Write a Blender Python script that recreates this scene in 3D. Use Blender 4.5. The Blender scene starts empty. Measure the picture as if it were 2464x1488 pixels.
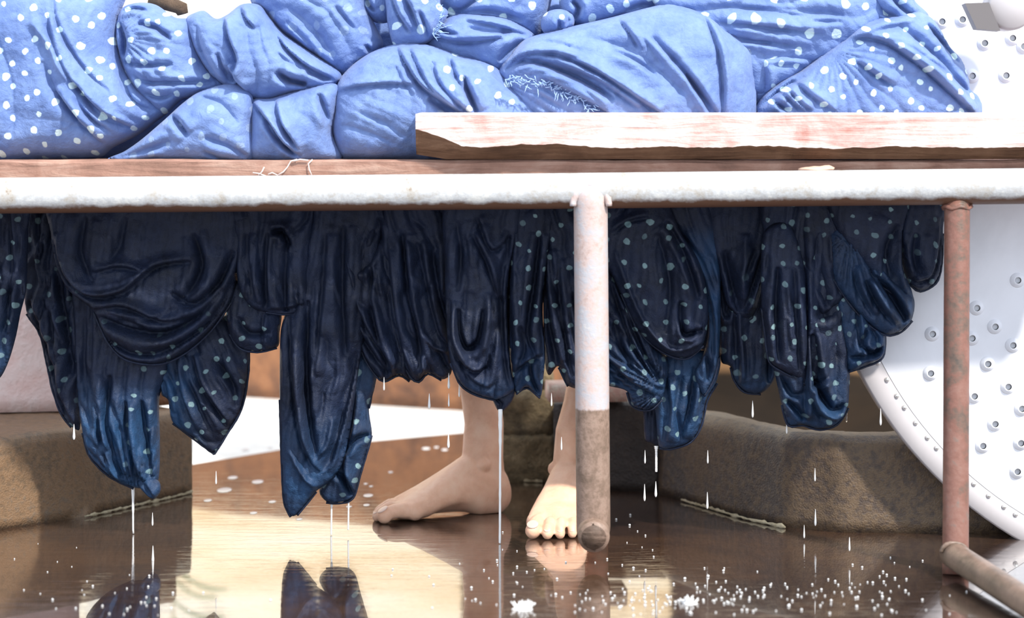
import bpy, bmesh, math, random
import numpy as np
from mathutils import Vector, Matrix, noise as mn
random.seed(7); rng = np.random.default_rng(7)
SC = bpy.context.scene
COL = SC.collection
F = 5765.0; H = 0.68; CX = 1232.0; HY = 290.0     # lens length in pixels, eye height, column and row of the eye level

def P(px, py, D):
    return Vector(((px-CX)*D/F, D, H-(py-HY)*D/F))
def floorP(px, py):
    D = H*F/(py-HY)
    return Vector(((px-CX)*D/F, D, 0.0))

# ---------------------------------------------------------------- object helpers
def link_mesh(name, verts, faces, mat, parent=None, smooth=True):
    me = bpy.data.meshes.new(name)
    me.from_pydata([tuple(v) for v in verts], [], faces)
    me.update()
    return link_me(name, me, mat, parent, smooth)
def link_me(name, me, mat, parent=None, smooth=True):
    if mat is not None:
        for m in (mat if isinstance(mat, (list, tuple)) else [mat]):
            me.materials.append(m)
    if smooth:
        me.polygons.foreach_set('use_smooth', [True]*len(me.polygons))
    o = bpy.data.objects.new(name, me); COL.objects.link(o)
    if parent is not None: o.parent = parent
    return o
def link_bm(name, bm, mat, parent=None, smooth=True):
    bmesh.ops.recalc_face_normals(bm, faces=bm.faces)
    me = bpy.data.meshes.new(name); bm.to_mesh(me); bm.free()
    return link_me(name, me, mat, parent, smooth)
def thing(name, label, cat, loc=(0,0,0), group=None):
    o = bpy.data.objects.new(name, None); COL.objects.link(o)
    o.location = loc; o.empty_display_size = .05
    return tag(o, label, cat, group)
def tag(o, label, cat, group=None):
    o['label'] = label; o['category'] = cat
    if group: o['group'] = group
    return o
def struct(o):
    o['kind'] = 'structure'; return o
def relocate(o, org):
    """put the origin of a mesh object at org without moving the mesh"""
    org = Vector(org)
    o.data.transform(Matrix.Translation(-org)); o.location = org
    for c in o.children: c.location = c.location - org
    return o

# ---------------------------------------------------------------- shape helpers
def tube_bm(bm, pts, radii, n=20, caps=True, jitter=0.0):
    pts = [Vector(p) for p in pts]
    if not isinstance(radii, (list, tuple)): radii = [radii]*len(pts)
    rings = []; ref = None
    for i, p in enumerate(pts):
        if i == 0: t = pts[1]-pts[0]
        elif i == len(pts)-1: t = pts[-1]-pts[-2]
        else: t = (pts[i+1]-pts[i]).normalized()+(pts[i]-pts[i-1]).normalized()
        t.normalize()
        if ref is None:
            ref = Vector((0,0,1)) if abs(t.z) < .9 else Vector((1,0,0))
        a = (ref-t*ref.dot(t)).normalized(); b = t.cross(a); ref = a
        ring = []
        for k in range(n):
            th = 2*math.pi*k/n
            r = radii[i]*(1+(random.uniform(-jitter, jitter) if jitter else 0))
            ring.append(bm.verts.new(p+(a*math.cos(th)+b*math.sin(th))*r))
        rings.append(ring)
    for i in range(len(rings)-1):
        A, B = rings[i], rings[i+1]
        for k in range(n):
            bm.faces.new((A[k], A[(k+1) % n], B[(k+1) % n], B[k]))
    if caps:
        bm.faces.new(list(reversed(rings[0]))); bm.faces.new(rings[-1])
    return rings
def tube(name, pts, radii, mat, parent=None, n=20, caps=True, jitter=0.0):
    bm = bmesh.new(); tube_bm(bm, pts, radii, n, caps, jitter)
    return link_bm(name, bm, mat, parent)
def dense(p, q, n):
    p = Vector(p); q = Vector(q)
    return [p.lerp(q, i/n) for i in range(n+1)]
def rough_box(name, pts, depth, z0, z1, mat, parent=None, amp=.004, seg=.02, lean=0.0, sc=9.0, edge=.006):
    """a masonry wall: front line pts [(x,y)..] seen from -y, given depth to the back, roughened and chipped like cast stone"""
    pts = [Vector((p[0], p[1], 0)) for p in pts]
    line = []
    for a, b in zip(pts[:-1], pts[1:]):
        n = max(1, int((b-a).length/seg))
        line += [a.lerp(b, i/n) for i in range(n)]
    line.append(pts[-1])
    nz = max(2, int((z1-z0)/seg)); nd = max(2, int(depth/seg))
    norm = []
    for i in range(len(line)):
        a = line[max(0, i-1)]; b = line[min(len(line)-1, i+1)]
        t = (b-a).normalized(); norm.append(Vector((-t.y, t.x, 0)))
    prof = [(0, z0+(z1-z0)*k/nz) for k in range(nz+1)] + [(depth*k/nd, z1) for k in range(1, nd+1)] + [(depth, z1-(z1-z0)*k/nz) for k in range(1, nz+1)]
    bm = bmesh.new(); rings = []
    for p, nv in zip(line, norm):
        ring = []
        for (d, z) in prof:
            q = p+nv*d+Vector((0, 0, z))
            if d == 0: q += nv*lean*(z-z0)
            if z >= z1-1e-6 and (d == 0 or d == depth):
                q.z -= edge; q += nv*(edge if d == 0 else -edge)*.6
            w = mn.noise_vector(q*sc)*amp+mn.noise_vector(q*sc*4)*amp*.4
            if z <= z0+1e-6: w.z = 0
            ring.append(bm.verts.new(q+w))
        rings.append(ring)
    m = len(prof)
    for i in range(len(rings)-1):
        for k in range(m-1):
            bm.faces.new((rings[i][k], rings[i+1][k], rings[i+1][k+1], rings[i][k+1]))
        bm.faces.new((rings[i][m-1], rings[i+1][m-1], rings[i+1][0], rings[i][0]))
    bm.faces.new(rings[0]); bm.faces.new(list(reversed(rings[-1])))
    o = link_bm(name, bm, mat, parent)
    return o

# ---------------------------------------------------------------- node helpers
def new_mat(name):
    m = bpy.data.materials.new(name); m.use_nodes = True
    nt = m.node_tree; b = nt.nodes['Principled BSDF']
    return m, nt, b
def N(nt, t, **kw):
    n = nt.nodes.new(t)
    for k, v in kw.items():
        if k in n.inputs: n.inputs[k].default_value = v
        else: setattr(n, k, v)
    return n
def ramp(nt, fac, stops):
    r = nt.nodes.new('ShaderNodeValToRGB')
    while len(r.color_ramp.elements) < len(stops): r.color_ramp.elements.new(.5)
    for e, (p, c) in zip(r.color_ramp.elements, stops):
        e.position = p; e.color = (*c, 1) if len(c) == 3 else c
    nt.links.new(fac, r.inputs['Fac']); return r.outputs['Color']
def mixc(nt, fac, a, b, blend='MIX'):
    m = nt.nodes.new('ShaderNodeMix'); m.data_type = 'RGBA'; m.blend_type = blend
    for s, v in ((m.inputs[0], fac), (m.inputs[6], a), (m.inputs[7], b)):
        if hasattr(v, 'is_linked'): nt.links.new(v, s)
        elif isinstance(v, (int, float)): s.default_value = v
        else: s.default_value = (*v, 1)
    return m.outputs[2]
def math_(nt, op, a, b=None, c=None):
    m = nt.nodes.new('ShaderNodeMath'); m.operation = op
    for i, v in enumerate((a, b, c)):
        if v is None: continue
        if hasattr(v, 'is_linked'): nt.links.new(v, m.inputs[i])
        else: m.inputs[i].default_value = v
    return m.outputs[0]
def coords(nt, kind='Object', scale=(1,1,1)):
    tc = nt.nodes.new('ShaderNodeTexCoord'); mp = nt.nodes.new('ShaderNodeMapping')
    mp.inputs['Scale'].default_value = scale
    nt.links.new(tc.outputs[kind], mp.inputs['Vector']); return mp.outputs['Vector']
def geo_pos(nt, scale=(1,1,1)):
    g = nt.nodes.new('ShaderNodeNewGeometry'); mp = nt.nodes.new('ShaderNodeMapping')
    mp.inputs['Scale'].default_value = scale
    nt.links.new(g.outputs['Position'], mp.inputs['Vector']); return mp.outputs['Vector']
def noise_t(nt, vec, scale, detail=4, rough=.55, dist=0.0):
    n = N(nt, 'ShaderNodeTexNoise', Scale=scale, Detail=detail, Roughness=rough, Distortion=dist)
    nt.links.new(vec, n.inputs['Vector']); return n.outputs['Fac']
def bump(nt, b, height, strength=.3, dist=.01):
    n = N(nt, 'ShaderNodeBump', Strength=strength, Distance=dist)
    nt.links.new(height, n.inputs['Height']); nt.links.new(n.outputs['Normal'], b.inputs['Normal']); return n
def setb(b, **kw):
    for k, v in kw.items(): b.inputs[k.replace('_', ' ')].default_value = v

# ---------------------------------------------------------------- materials
def fabric(name, lo, hi, teal, dotc, rough, wet):
    m, nt, b = new_mat(name)
    pos = geo_pos(nt)
    n1 = noise_t(nt, pos, 14, 5, .6, .4); n2 = noise_t(nt, pos, 90, 3, .6)
    f = math_(nt, 'ADD', math_(nt, 'MULTIPLY', n1, .7), math_(nt, 'MULTIPLY', n2, .3))
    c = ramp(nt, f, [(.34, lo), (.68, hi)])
    at = nt.nodes.new('ShaderNodeAttribute'); at.attribute_name = 'teal'  # teal dye tint; gradients towards lower ends paint in sunlit blue
    tn = math_(nt, 'MULTIPLY', at.outputs['Fac'], ramp(nt, noise_t(nt, pos, 30, 3), [(.35, (.35,.35,.35)), (.65, (1,1,1))]))
    c = mixc(nt, tn, c, teal)
    uv = nt.nodes.new('ShaderNodeUVMap'); uv.uv_map = 'UVMap'
    nz = N(nt, 'ShaderNodeTexNoise', Scale=2.6, Detail=2.0); nt.links.new(uv.outputs['UV'], nz.inputs['Vector'])
    wv = nt.nodes.new('ShaderNodeVectorMath'); wv.operation = 'MULTIPLY_ADD'
    nt.links.new(nz.outputs['Color'], wv.inputs[0]); wv.inputs[1].default_value = (.22,.22,0); nt.links.new(uv.outputs['UV'], wv.inputs[2])
    vo = N(nt, 'ShaderNodeTexVoronoi', Scale=1.0, Randomness=.5); vo.voronoi_dimensions = '2D'
    nt.links.new(wv.outputs[0], vo.inputs['Vector'])
    sp = nt.nodes.new('ShaderNodeSeparateColor'); nt.links.new(vo.outputs['Color'], sp.inputs[0])
    thr = math_(nt, 'ADD', .155 if not wet else .125, math_(nt, 'MULTIPLY', sp.outputs[0], .055))
    d = math_(nt, 'SUBTRACT', thr, vo.outputs['Distance'])
    mask = ramp(nt, math_(nt, 'MULTIPLY_ADD', d, 9.0, .25), [(.25, (0,0,0)), (.6, (1,1,1))])
    da = nt.nodes.new('ShaderNodeAttribute'); da.attribute_name = 'dots'
    mask = math_(nt, 'MULTIPLY', mask, da.outputs['Fac'])
    if wet: mask = math_(nt, 'MULTIPLY', mask, math_(nt, 'MULTIPLY_ADD', sp.outputs[1], .6, .35))
    c = mixc(nt, mask, c, dotc)
    nt.links.new(c, b.inputs['Base Color'])
    wrk = noise_t(nt, pos, 55, 4, .6, .5); wv2 = noise_t(nt, pos, 700, 2, .6)
    wr3 = noise_t(nt, pos, 190, 3, .6)
    hgt = math_(nt, 'ADD', math_(nt, 'ADD', math_(nt, 'MULTIPLY', wrk, 1.0), math_(nt, 'MULTIPLY', wr3, .35)), math_(nt, 'MULTIPLY', wv2, .10 if not wet else .2))
    bump(nt, b, hgt, .32 if not wet else .36, .012)
    if wet:
        r = ramp(nt, noise_t(nt, pos, 22, 4), [(.35, (.40,.40,.40)), (.65, (.72,.72,.72))])
        nt.links.new(r, b.inputs['Roughness']); setb(b, IOR=1.38, Specular_IOR_Level=.28, Coat_Weight=.35, Coat_Roughness=.16, Coat_IOR=1.33)
        gl = N(nt, 'ShaderNodeBump', Strength=.9, Distance=.0015); nt.links.new(noise_t(nt, pos, 520, 2, .6), gl.inputs['Height']); nt.links.new(gl.outputs['Normal'], b.inputs['Coat Normal'])
    else:
        setb(b, Roughness=rough, Sheen_Weight=.15, Sheen_Roughness=.5, Specular_IOR_Level=.3)
    tr = N(nt, 'ShaderNodeBsdfTranslucent'); nt.links.new(c, tr.inputs['Color'])
    mx = N(nt, 'ShaderNodeMixShader', Fac=.12)
    out = nt.nodes['Material Output']
    nt.links.new(b.outputs[0], mx.inputs[1]); nt.links.new(tr.outputs[0], mx.inputs[2]); nt.links.new(mx.outputs[0], out.inputs['Surface'])
    return m
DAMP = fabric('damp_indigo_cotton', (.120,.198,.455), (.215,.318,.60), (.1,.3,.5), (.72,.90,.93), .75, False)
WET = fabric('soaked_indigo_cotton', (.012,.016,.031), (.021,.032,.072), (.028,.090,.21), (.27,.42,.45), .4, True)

def plain(name, col, rough=.6, **kw):
    m, nt, b = new_mat(name); setb(b, Base_Color=(*col, 1), Roughness=rough, **kw); return m
def mottled(name, stops, scale, rough=.8, bs=.5, bd=.01, stretch=(1,1,1), fine=6.0, rr=None, wt=.38):
    m, nt, b = new_mat(name)
    pos = geo_pos(nt, stretch)
    n1 = noise_t(nt, pos, scale, 6, .62, .6); n2 = noise_t(nt, pos, scale*fine, 4, .65)
    f = math_(nt, 'ADD', math_(nt, 'MULTIPLY', n1, 1-wt), math_(nt, 'MULTIPLY', n2, wt))
    c = ramp(nt, f, stops); nt.links.new(c, b.inputs['Base Color'])
    bump(nt, b, math_(nt, 'ADD', n2, math_(nt, 'MULTIPLY', noise_t(nt, pos, scale*fine*4, 3), .5)), bs, bd)
    setb(b, Roughness=rough)
    if rr: nt.links.new(ramp(nt, n1, [(.35, (rr[0],)*3), (.65, (rr[1],)*3)]), b.inputs['Roughness'])
    return m
# ---------------------------------------------------------------- cloth modelling
def vnoise(x, y, seed=0):
    xi = np.floor(x).astype(np.int64); yi = np.floor(y).astype(np.int64)
    fx = x-xi; fy = y-yi; fx = fx*fx*(3-2*fx); fy = fy*fy*(3-2*fy)
    def h(a, b):
        n = (a*374761393+b*668265263+seed*1442695041) & 0x7fffffff
        n = ((n ^ (n >> 13))*1274126177) & 0x7fffffff
        return ((n ^ (n >> 16)) & 0xffff)/65535.0
    return (h(xi,yi)*(1-fx)+h(xi+1,yi)*fx)*(1-fy)+(h(xi,yi+1)*(1-fx)+h(xi+1,yi+1)*fx)*fy
def fbm(x, y, seed=0, o=3):
    s = 0; a = 1; t = 0
    for i in range(o):
        s = s+a*vnoise(x*2**i, y*2**i, seed+i*17); t += a; a *= .5
    return s/t
def spline(pts, step=5.0, closed=True, tight=.5):
    p = np.array(pts, float); n = len(p); out = []
    rngN = n if closed else n-1
    for i in range(rngN):
        if closed: a, b, c, d = p[(i-1) % n], p[i], p[(i+1) % n], p[(i+2) % n]
        else: a, b, c, d = p[max(i-1,0)], p[i], p[i+1], p[min(i+2,n-1)]
        L = np.linalg.norm(c-b); k = max(1, int(L/step))
        # limit the tangents so that neighbouring corners keep their shape
        t1 = (c-a)*tight; t2 = (d-b)*tight
        for t in (t1, t2):
            l = np.linalg.norm(t)
            if l > L: t *= L/l
        for j in range(k):
            u = j/k; u2 = u*u; u3 = u2*u
            out.append((2*u3-3*u2+1)*b+(u3-2*u2+u)*t1+(-2*u3+3*u2)*c+(u3-u2)*t2)
    if not closed: out.append(p[-1])
    return np.array(out)
def seg_dist(X, Y, line, closed):
    """distance, sign, position along and nearest point of a polyline for arrays of points"""
    n = len(line); m = n if closed else n-1
    best = np.full(X.shape, 1e9); sg = np.zeros(X.shape); tt = np.zeros(X.shape)
    nx = np.zeros(X.shape); ny = np.zeros(X.shape)
    for i in range(m):
        a = line[i]; b = line[(i+1) % n]; d = b-a; L2 = max(d@d, 1e-9)
        u = np.clip(((X-a[0])*d[0]+(Y-a[1])*d[1])/L2, 0, 1)
        qx = a[0]+u*d[0]; qy = a[1]+u*d[1]
        dd = (X-qx)**2+(Y-qy)**2
        k = dd < best
        best = np.where(k, dd, best); nx = np.where(k, qx, nx); ny = np.where(k, qy, ny)
        cr = d[0]*(Y-a[1])-d[1]*(X-a[0])
        sg = np.where(k, np.sign(cr), sg); tt = np.where(k, (i+u)/m, tt)
    return np.sqrt(best), sg, tt, nx, ny
def inside(X, Y, poly):
    r = np.zeros(X.shape, bool); n = len(poly)
    for i in range(n):
        a = poly[i]; b = poly[(i+1) % n]
        if a[1] == b[1]: continue
        k = ((a[1] > Y) != (b[1] > Y)) & (X < (b[0]-a[0])*(Y-a[1])/(b[1]-a[1])+a[0])
        r ^= k
    return r

def cloth(name, outline, D, T, mat, label=None, cat='cloth', parent=None, R=60, back=.02, strokes=(), lines=(),
          dots=0.0, rot=20, sp=58, teal=0.0, seed=1, step=3.5, rough=.0035, group=None, tilt=(0,0), hem=(), power=.5, tight=.5):
    if mat is WET: power = .36; T = T*.72; lines = [(*L[:-1], L[-1]*1.9) if L[0] == 'p' else (*L[:4], L[4]*1.7, *L[5:]) for L in lines]+[('p', lines[0][1] if lines and lines[0][0] == 'p' else 6, 19, .0042)]; strokes = [(S[0], S[1], S[2]*1.3, *S[3:]) for S in strokes]
    if mat is DAMP: lines = [(*L[:-1], L[-1]*1.3) if L[0] == 'p' else (*L[:4], L[4]*1.3, *L[5:]) for L in lines]+[('p', (seed*47) % 180, 26, .0022)]; strokes = [(S[0], S[1], S[2]*1.35, *S[3:]) for S in strokes]
    # secondary creases running alongside the main ones
    rs = random.Random(seed*101+5); extra = []
    if strokes:
        for q in range(9 if mat is WET else 8):
            S = strokes[rs.randrange(len(strokes))]
            if len(S) > 3 and S[3] == 'r': continue
            pt = np.array(S[0], float); dv = pt[-1]-pt[0]; nv = np.array((-dv[1], dv[0]))/max(np.hypot(*dv), 1e-6)
            off = rs.choice((-1, 1))*rs.uniform(14, 46); sh = rs.uniform(-.25, .25)
            a_, b_ = sorted((rs.random(), rs.random()))
            if b_-a_ < .3: b_ = a_+.35
            ln_ = spline(S[0], 12.0, False); m_ = len(ln_); seg_ = ln_[int(a_*m_):max(int(b_*m_), int(a_*m_)+4)][::3]
            if len(seg_) < 3: continue
            extra.append(([tuple(p+nv*off*(.8+.4*i/len(seg_))+dv*sh) for i, p in enumerate(seg_)], rs.uniform(4.5, 6.5), rs.uniform(.005, .010), rs.choice('fv')))
    strokes = list(strokes)+extra
    poly = spline(outline, 5.0, True, tight)
    x0, y0 = poly.min(0)-step; x1, y1 = poly.max(0)+step
    xs = np.arange(x0, x1+step, step); ys = np.arange(y0, y1+step, step)
    X, Y = np.meshgrid(xs, ys)
    cellin = inside(X[:-1,:-1]+step/2, Y[:-1,:-1]+step/2, poly)
    cnt = np.zeros(X.shape, int)
    for a in (0,1):
        for b in (0,1):
            cnt[a:a+cellin.shape[0], b:b+cellin.shape[1]] += cellin
    used = cnt > 0; bnd = used & (cnt < 4); inn = cnt == 4
    d, _, _, nx, ny = seg_dist(X, Y, poly, True)
    ok = bnd & (d < step*1.6)
    X = np.where(ok, nx, X); Y = np.where(ok, ny, Y)
    d = np.where(bnd, 0, d)
    # inflate: screened membrane over the outline
    phi = np.zeros(X.shape); k2 = (step/R)**2
    for it in range(int(min(900, 60+3*(2*R/step)**1.5))):
        s = np.zeros(X.shape)
        s[1:-1,1:-1] = phi[:-2,1:-1]+phi[2:,1:-1]+phi[1:-1,:-2]+phi[1:-1,2:]
        phi = np.where(inn, (s+k2)/(4+k2), 0)
    h = T*np.power(np.clip(phi/max(phi.max(),1e-6), 0, 1), power)
    hb = back*np.power(np.clip(phi/max(phi.max(),1e-6), 0, 1), power)
    edge = np.clip(d/(22.0 if mat is DAMP else 12.0), 0, 1)
    e2 = edge*edge*(3-2*edge)
    disp = np.zeros(X.shape)
    for L in lines:
        kind = L[0]
        if kind == 'p':
            _, ang, wl, amp = L[:4]
            a = math.radians(ang)
            q = X*math.cos(a)+Y*math.sin(a); t = -X*math.sin(a)+Y*math.cos(a)
            q = q+wl*1.3*(fbm(X/150, Y/150, seed+3)-.5)*2
            ph = q/wl+ .8*fbm(t/260+7, q/wl/3, seed+9)
            r = np.abs(np.sin(np.pi*ph))**.75
            am = .25+.75*np.clip(1.6*fbm(q/wl*.7+3, t/140, seed+5)-.25, 0, 1)
            disp += amp*am*(r-.6)
        else:
            _, fx, fy, k, amp = L[:5]
            fall = L[5] if len(L) > 5 else 400.0
            th = np.arctan2(Y-fy, X-fx); rr = np.hypot(X-fx, Y-fy)
            ph = th*k+.9*fbm(rr/130+5, th*k*.35, seed+11)
            r = np.abs(np.sin(np.pi*ph))**.75
            am = .25+.75*np.clip(1.6*fbm(th*k*.6+3, rr/150, seed+5)-.25, 0, 1)
            disp += amp*am*(r-.6)*np.clip(rr/40, 0, 1)*np.exp(-(rr/fall)**2)
    disp += rough*2*(fbm(X/42, Y/42, seed+21)-.5)+rough*3.0*(fbm(X/120, Y/120, seed+31)-.5)
    dots_sh = np.zeros(X.shape)
    for S in strokes:
        pts, w, dep = S[0], S[1], S[2]; kind = S[3] if len(S) > 3 else 'v'
        ln = spline(pts, 12.0, False)
        sd, sg, t, _, _ = seg_dist(X, Y, ln, False)
        tp = np.clip(np.sin(np.pi*np.clip(t, .0, 1.0)), 0, 1)**.5 if kind != 'F' else 1
        if kind == 'v':       # narrow valley with soft shoulders
            disp += tp*dep*(-.7*np.exp(-(sd/w)**2)-.5*np.exp(-(sd/4.5)**2)+.45*np.exp(-((sd-2.2*w)/(1.6*w))**2))
        elif kind == 'r':     # rounded ridge
            disp += tp*dep*np.exp(-(sd/w)**2)
        else:                 # overlapping fold: the left-hand side of the line stands proud of the right-hand side
            s = sd*sg
            st = 1/(1+np.exp(np.clip(s/3.0, -30, 30)))
            disp += tp*dep*(st*np.exp(-(sd/(2.6*w))**2)-.45*(1-st)*np.exp(-(sd/(1.3*w))**2)-.55*np.exp(-((s-2.5)/4.0)**2))
    disp *= e2
    h = h+disp
    h = h+(tilt[0]*(X-X[used].mean())+tilt[1]*(Y-Y[used].mean()))*used
    hbk = hb-(tilt[0]*(X-X[used].mean())+tilt[1]*(Y-Y[used].mean()))*used
    h = np.maximum(h, -hbk+.002*e2)
    sc = D/F
    idf = -np.ones(X.shape, int); idb = -np.ones(X.shape, int)
    iu = np.argwhere(used)
    idf[used] = np.arange(len(iu)); nb = int(inn.sum())
    idb[:] = idf; idb[inn] = len(iu)+np.arange(nb)
    VX = np.concatenate([X[used], X[inn]]); VY = np.concatenate([Y[used], Y[inn]])
    VH = np.concatenate([D-h[used], (D+hbk)[inn]])
    V = np.stack([(VX-CX)*sc, VH, H-(VY-HY)*sc], 1)
    ci = np.argwhere(cellin); r_, c_ = ci[:,0], ci[:,1]
    # seen from -y with z up: counter-clockwise order
    ff = np.stack([idf[r_,c_], idf[r_+1,c_], idf[r_+1,c_+1], idf[r_,c_+1]], 1)
    fb = np.stack([idb[r_,c_], idb[r_,c_+1], idb[r_+1,c_+1], idb[r_+1,c_]], 1)
    keep = ~((ff == fb[:, [0,3,2,1]]).all(1))
    fb = fb[keep]
    faces = np.concatenate([ff, fb])
    me = bpy.data.meshes.new(name)
    me.from_pydata(V.tolist(), [], faces.tolist())
    a = math.radians(rot)
    wx = .5*(fbm(VX/170, VY/170, seed+41)-.5)*sp*1.2; wy = .5*(fbm(VX/170, VY/170, seed+47)-.5)*sp*1.2
    U = ((VX+wx)*math.cos(a)+(VY+wy)*math.sin(a))/sp+seed*.37; W = (-(VX+wx)*math.sin(a)+(VY+wy)*math.cos(a))/sp+seed*.71
    W = W+.5*np.floor(U) *0
    uv = me.uv_layers.new(name='UVMap')
    li = faces.reshape(-1)
    uv.data.foreach_set('uv', np.stack([U[li], W[li]], 1).astype(np.float32).reshape(-1))
    for nm, val in (('dots', dots), ('teal', teal)):
        at = me.attributes.new(nm, 'FLOAT', 'POINT')
        v = val(VX, VY) if callable(val) else np.full(VX.shape, float(val))
        at.data.foreach_set('value', v.astype(np.float32))
    me.update()
    o = link_me(name, me, mat, parent)
    for hp in hem:
        ln = spline(hp, 9.0, False)
        bm = bmesh.new()
        tube_bm(bm, [Vector(((x-CX)*sc, D-.003-.002*mn.noise(Vector((x/9,y/9,seed))), H-(y-HY)*sc)) for x, y in ln],
                [.0016+.0011*abs(mn.noise(Vector((x/15,y/15,3+seed)))) for x, y in ln], 7)
        ho = link_bm('hem', bm, mat, o)
    if parent is None:
        c = V.mean(0)
        org = Vector((float(c[0]), D, float(V[:,2].min() if mat is DAMP else V[:,2].max())))
        relocate(o, org)
        if label: tag(o, label, cat, group)
    else:
        o.location = -parent.location
    return o
def frays(name, pts, D, n, ln, mat, parent, seed=1, spread=1.0, dirx=0, diry=1):
    """a fringe of loose threads along a torn edge"""
    r = random.Random(seed); line = spline(pts, 6.0, False); bm = bmesh.new(); sc = D/F
    for i in range(n):
        x, y = line[r.randrange(len(line))]; sg_ = 0 if mat is WET else 6; x += r.gauss(0, sg_); y += r.gauss(0, sg_)
        L = ln*r.uniform(.5, 1.2); a = r.uniform(-1, 1)*spread
        dx, dy = dirx*math.cos(a)-diry*math.sin(a), dirx*math.sin(a)+diry*math.cos(a)
        q = []
        for k in range(5):
            u = k/4
            q.append(Vector(((x+dx*L*u+r.uniform(-2,2)*u-CX)*sc, D-.004-.008*u*r.random(), H-(y+dy*L*u+r.uniform(-2,2)*u-HY)*sc)))
        tube_bm(bm, q, [.0009,.0009,.0008,.0007,.0004], 5)
    o = link_bm(name, bm, mat, parent)
    if parent is not None: o.location = -parent.location
    return o
# ---------------------------------------------------------------- the heap of damp bundles on the bench
FRAY = plain('pale_blue_thread', (.32,.46,.72), .8)
GP = 'wet blue bundles heaped on the bench'
def bun(label, outline, D, T, name='cloth_bundle', **k):
    return cloth(name, outline, D, T, DAMP, label=label, cat='cloth bundle', group=GP, **k)

# back layer
bun('big dotted cloth draped over the top right of the heap, rows of dots running across',
    [(1560,-70),(1800,-80),(2060,-70),(2120,-10),(2150,30),(2130,75),(2070,110),(1995,150),(1930,160),(1880,170),(1860,230),(1780,230),(1700,140),(1640,60),(1580,20)],
    3.86, .06, R=90, dots=1, rot=6, sp=62, seed=3, back=.012,
    lines=[('p',82,60,.006)],
    strokes=[([(1725,55),(1840,68),(1975,82)],7,.012,'f'),([(1745,92),(1800,100),(1850,103)],6,.010,'f'),([(1690,20),(1850,25),(2020,40)],14,.006,'v'),([(1500,0),(1700,-15),(1900,0)],12,.006,'v')])
bun('dotted fold tucked behind the top right end of the heap',
    [(2020,-70),(2170,-70),(2200,0),(2235,40),(2200,75),(2130,70),(2090,50),(2060,10)], 3.855, .04, R=50, dots=1, rot=35, sp=50, seed=5, back=.012,
    strokes=[([(2085,-10),(2110,25),(2150,45)],7,.014,'v'),([(2130,-30),(2150,10),(2190,40)],7,.012,'v')])
bun('dotted cloth at the top middle of the heap, right of the frayed knot',
    [(1070,-70),(1330,-70),(1325,10),(1310,60),(1285,92),(1220,62),(1150,50),(1090,50),(1062,30),(1058,-20)], 3.92, .06, R=55, dots=1, rot=28, sp=56, seed=8, back=.05,
    strokes=[([(1060,10),(1100,28),(1160,-8)],9,.016,'v'),([(1100,36),(1180,30),(1260,52)],6,.010,'v')], lines=[('p',60,60,.005)])
bun('narrow dotted twist between the top middle knot and the large plain dome',
    [(1350,-70),(1590,-70),(1600,0),(1560,30),(1500,46),(1430,62),(1385,72),(1355,40),(1345,0)], 3.90, .055, R=45, dots=1, rot=-15, sp=56, seed=11, back=.05,
    strokes=[([(1375,5),(1392,22),(1380,48)],7,.018,'v'),([(1500,30),(1540,14),(1570,16)],6,.010,'v')])
bun('plain blue roll at the upper left of the heap, beside the white gap',
    [(600,-70),(870,-70),(885,20),(905,65),(922,110),(890,150),(840,192),(800,185),(735,130),(675,85),(640,40),(605,8)], 3.90, .085, R=90, seed=13, back=.05,
    lines=[('p',-38,70,.006)], rot=10, dots=lambda x,y: .16+0*x,
    strokes=[([(650,60),(730,118),(812,172)],8,.016,'v'),([(815,20),(850,65),(864,78)],6,.008,'v'),([(700,20),(760,70),(800,130)],16,.006,'v'),([(884,110),(896,128)],5,.012,'v')])
bun('small blue loop of cloth wedged left of the frayed knot at the top',
    [(848,-70),(950,-70),(950,30),(938,52),(905,55),(878,32),(858,0)], 3.91, .05, R=30, seed=15, back=.03, dots=.5, sp=45,
    strokes=[([(880,-20),(888,10),(905,30)],5,.012,'v')])
o = bun('frayed dotted knot sticking up at the top middle of the heap',
    [(934,-70),(1052,-70),(1060,10),(1078,28),(1066,60),(1040,95),(1006,112),(956,118),(938,84),(930,30)], 3.86, .06, R=45, dots=1, rot=12, sp=50, seed=17, back=.04,
    strokes=[([(945,-10),(965,40),(992,80)],6,.018,'f'),([(972,-20),(1000,40),(1018,88)],7,.018,'f'),([(1010,30),(1026,70),(1030,98)],6,.014,'v')])
frays('frayed_edge', [(1012,0),(1030,30),(1046,60),(1040,84)], 3.835, 90, 30, FRAY, o, 3, 1.2, 1, -.2)
bun('small dotted knot of cloth wedged above the left shoulder of the plain dome',
    [(1302,48),(1318,28),(1350,22),(1378,35),(1382,58),(1366,74),(1332,86),(1306,76)], 3.86, .045, R=30, dots=1, sp=50, seed=19, back=.03, rot=20,
    strokes=[([(1346,50),(1345,66),(1342,80)],5,.01,'v'),([(1362,30),(1368,50),(1360,66)],5,.01,'v')])
bun('plain folded bundle in the upper middle with deep sideways creases',
    [(1024,100),(1052,62),(1092,36),(1150,34),(1220,44),(1280,78),(1290,100),(1262,130),(1225,172),(1190,182),(1130,160),(1080,150),(1030,125)], 3.89, .065, R=60, seed=21, back=.04,
    strokes=[([(1036,84),(1080,98),(1130,102),(1210,92)],9,.024,'f'),([(1050,72),(1085,84),(1105,88)],6,.016,'v'),([(1120,50),(1180,62),(1270,84)],7,.014,'f'),([(1125,70),(1180,80),(1230,78)],9,.012,'v'),([(1200,150),(1230,120),(1262,98)],8,.012,'v')])
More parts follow.
